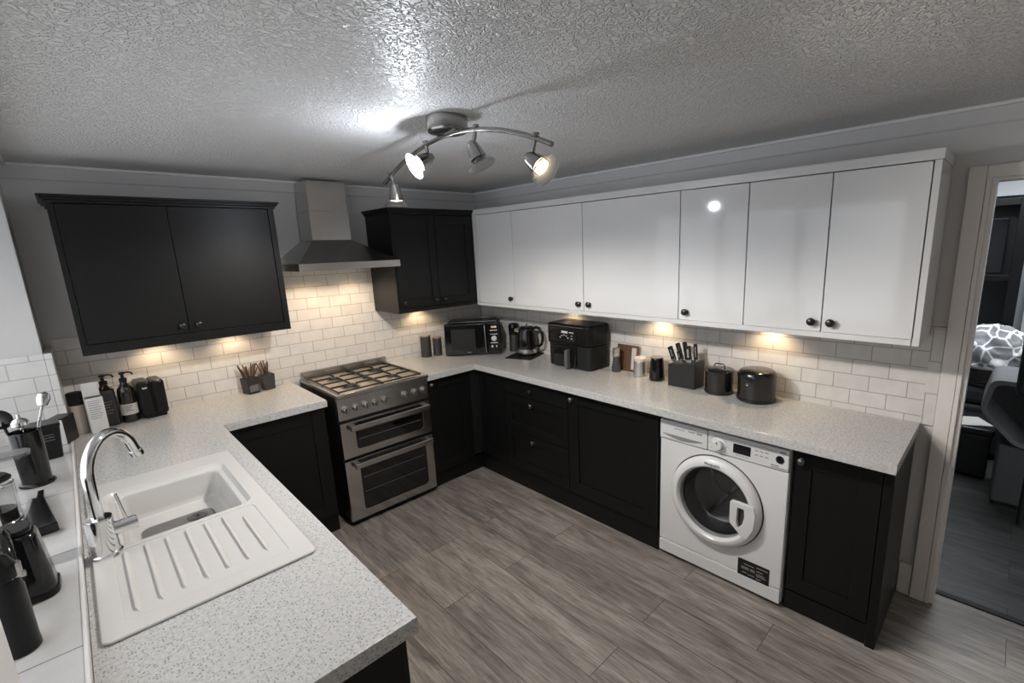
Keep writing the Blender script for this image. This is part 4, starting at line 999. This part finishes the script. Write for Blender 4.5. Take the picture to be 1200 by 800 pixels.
b = bmesh.new(); bmesh.ops.create_icosphere(b, subdivisions=5, radius=1)
from mathutils import noise as mnoise
for v in b.verts:
    n = v.co.normalized(); w = 1+.16*mnoise.noise(n*2.6)+.10*mnoise.noise(n*5.2+Vector((3, 1, 2)))-.05*abs(mnoise.noise(n*11))
    v.co = Vector((n.x*.22*w, n.y*.28*w, n.z*.31*w if n.z > 0 else n.z*.06))
bl = MB(); bl._merge(b, Matrix.Translation((0, 0, .07)))
single('blanket', bl, MT['blanket'], 'grey blanket with a white net pattern heaped in the wicker basket', 'blanket', (2.42, -3.52, .665))
# grey ottoman with an open cube on top
T = thing('ottoman', 'grey fabric ottoman in the living room under the open grey cube', 'ottoman', (1.60, -3.90, 0))
W('body', MB().box(1.36, 1.84, -4.14, -3.632, .02, .42, .02, 3), MT['fabric_grey'], T)
W('feet', MB().box(1.38, 1.82, -4.12, -3.65, 0, .02), BD, T)
T = thing('storage_tub', 'open grey fabric tub with one slanted side lying on the ottoman', 'storage tub', (1.60, -3.84, .4205))
mc = Matrix(((0, 0, 1, 0), (1, 0, 0, 0), (0, 1, 0, 0), (0, 0, 0, 1)))
def rpoly(pts, r, n=5):
    out = []
    for i in range(len(pts)):
        p, a, b = Vector(pts[i]), Vector(pts[i-1]), Vector(pts[(i+1) % len(pts)])
        p0, p1 = p+(a-p).normalized()*r, p+(b-p).normalized()*r
        for k in range(n+1): t = k/n; q = p0*(1-t)**2+p*2*t*(1-t)+p1*t*t; out.append((q.x, q.y))
    return out
ou = [(.325, .215), (.285, .430), (-.20, .430), (-.26, .002), (.13, .002)]
inn = [(.290, .222), (.260, .398), (-.175, .398), (-.225, .034), (.120, .034)]
obj('shell', MB().prism(rpoly(ou, .05), -.25, .22, .006, [rpoly(inn, .04)], mtx=mc), MT['fabric_pale'], T)
obj('back_panel', MB().prism(rpoly(inn, .04), .18, .21, mtx=mc), MT['fabric_grey'], T)
T = thing('armchair', 'black leather chair cut off by the right edge of the photo', 'chair', (1.35, -4.02, 0))
T2_ = MB().box(1.10, 1.32, -4.24, -3.86, .52, 1.02, .06, 4)
W('backrest', MB().box(1.12, 1.24, -4.30, -3.665, .80, 1.20, .05, 4), MT['leather'], T)
T2_.bm.free()
W('leg', MB().cyl((1.16, -4.25, 0), (1.16, -4.25, .82), .014), BD, T); W('leg', MB().cyl((1.16, -3.78, 0), (1.16, -3.78, .82), .014), BD, T)
# dark media unit, framed picture and blinds on the far wall
T = thing('wall_unit', 'tall black wall unit behind the sofa in the living room', 'cabinet', (3.4, -3.3, 0))
W('frame', MB().box(3.20, 3.58, -3.62, -3.54, 0, 2.06, .004).box(3.20, 3.58, -2.45, -2.38, 0, 2.06, .004).box(3.20, 3.58, -3.54, -2.45, 2.0, 2.06, .004).box(3.20, 3.58, -3.54, -2.45, .0, .5, .004).box(3.20, 3.56, -3.54, -2.45, 1.34, 1.39, .003), MT['black_satin'], T)
W('back', MB().box(3.54, 3.575, -3.54, -2.45, .5, 2.0), MT['leather'], T)
single('television', MB().box(-.02, .02, -.40, .40, 0, .50, .006).box(-.024, -.020, -.385, .385, .015, .485), MT['screen'], 'dark reflective screen in the upper bay of the black wall unit', 'screen', (3.45, -3.08, 1.395))
single('carry_case', MB().box(-.10, .10, -.24, .24, 0, .16, .02).torus((-.105, -.10, .10), .05, .012, (1, 0, 0), 24).torus((-.105, .10, .10), .05, .012, (1, 0, 0), 24), MT['leather'], 'black case with ring handles on the middle shelf of the wall unit', 'case', (3.36, -3.28, .505))
b = MB()
for i in range(11): b.box(3.46, 3.50, -3.735-i*.062, -3.675-i*.062, .45, 2.06, .002)
o = obj('vertical_blind', b, MT['far_white']); tag(at_base(o, (3.48, -4.0, .45)), 'pale vertical blind beside the black wall unit', 'blind')
o = obj('blind_box', MB().box(3.42, 3.595, -4.6, -2.3, 2.09, 2.22, .006), MT['far_white']); tag(at_base(o, (3.5, -3.4, 2.09)), 'white boxed pelmet on the wall above the black wall unit', 'pelmet')

# ------------------------------------------------------------------ lights
def light(name, kind, loc, power, col=(1, 1, 1), size=.05, aim=None, angle=120, blend=.6):
    l = bpy.data.lights.new(name, kind); l.energy = power; l.color = col
    o = bpy.data.objects.new(name, l); C.objects.link(o); o.location = loc
    if kind == 'AREA': l.shape = 'RECTANGLE'; l.size, l.size_y = size
    else: l.shadow_soft_size = size
    if kind == 'SPOT': l.spot_size = math.radians(angle); l.spot_blend = blend
    if aim is not None: o.rotation_euler = Vector(aim).to_track_quat('-Z', 'Y').to_euler()
    return o
HP = [Vector((lx, yp, zp))+Vector(ax).normalized()*.095 for _, yp, zp, ax, _, _ in HEADS]
WHITE = (1, .955, .90)
LP = HP[1]+Vector((.02, 0, -.05))
light('spot_lamp', 'SPOT', HP[0], 8, WHITE, .02, (.02, .05, -1), 110, .8)
light('spot_lamp', 'SPOT', LP, 58, WHITE, .024, (-.05, .0, -1), 172, .35)
light('spot_glow', 'POINT', LP, 8.0, (.86, .91, 1), .024)
light('spot_lamp', 'SPOT', HP[2], 24, WHITE, .03, (.42, -.30, -.85), 96, .8)
light('spot_lamp', 'SPOT', HP[3], 34, WHITE, .03, (.30, -.85, -.50), 112, .8)
WARM = (1, .74, .46)
def puck(x, y, z, pw, angle=140): light('cabinet_lamp', 'SPOT', (x, y, z), pw, WARM, .018, (0, 0, -1), angle, .7)
puck(-2.40, -.095, 1.336, 2.3); puck(-2.02, -.095, 1.336, 2.3)
puck(-1.53, -.20, 1.684, 6.5); puck(-1.22, -.20, 1.684, 6.5)
puck(-.68, -.095, 1.336, 2.6)
puck(-.085, -1.18, 1.328, 1.2); puck(-.085, -1.96, 1.328, 3.2); puck(-.085, -2.66, 1.328, 3.2)
light('living_room_fill', 'AREA', (2.2, -3.6, 2.38), 42, (.9, .95, 1), (1.2, 1.2), (0, 0, -1))  # added fill light without a fitting, brightens the room past the doorway

w = bpy.data.worlds.new('World'); bpy.context.scene.world = w; w.use_nodes = True
WN, WL = w.node_tree.nodes, w.node_tree.links
bg = WN['Background']; bg.inputs[1].default_value = 2.3
tc = WN.new('ShaderNodeTexCoord'); sp = WN.new('ShaderNodeSeparateXYZ'); WL.new(tc.outputs['Generated'], sp.inputs[0])
rp = ramp(WN, [(.0, (.86, .92, 1.0)), (.55, (1.0, .975, .95))])
ma = WN.new('ShaderNodeMath'); ma.operation = 'MULTIPLY_ADD'; ma.inputs[1].default_value = .5; ma.inputs[2].default_value = .5
WL.new(sp.outputs['X'], ma.inputs[0]); WL.new(ma.outputs[0], rp.inputs[0]); WL.new(rp.outputs[0], bg.inputs[0])

# ------------------------------------------------------------------ camera
cam = bpy.data.cameras.new('Camera'); co = bpy.data.objects.new('Camera', cam); C.objects.link(co)
a, b, c = (math.radians(v) for v in (-11.9931, 2.0493, -45.2733))
Rm = (Matrix.Rotation(c, 3, 'Z') @ Matrix.Rotation(a, 3, 'X') @ Matrix.Rotation(b, 3, 'Y'))
R_, F_, U_ = Rm.col[0], Rm.col[1], Rm.col[2]
m3 = Matrix((R_, U_, -F_)).transposed()
co.matrix_world = Matrix.Translation((-2.706, -3.586, 1.7788)) @ m3.to_4x4()
cam.sensor_fit = 'HORIZONTAL'; cam.sensor_width = 36; cam.lens = 552.67/1200*36
cam.shift_x = -44.84/1200; cam.shift_y = 7.21/1200; cam.clip_start = .02
sc = bpy.context.scene; sc.camera = co
vs = sc.view_settings; vs.view_transform = 'Standard'; vs.look = 'None'; vs.gamma = 1; vs.exposure = .13; vs.use_curve_mapping = False
sc.cycles.use_denoising = True
sc.cycles.max_bounces = 8; sc.cycles.sample_clamp_indirect = 6
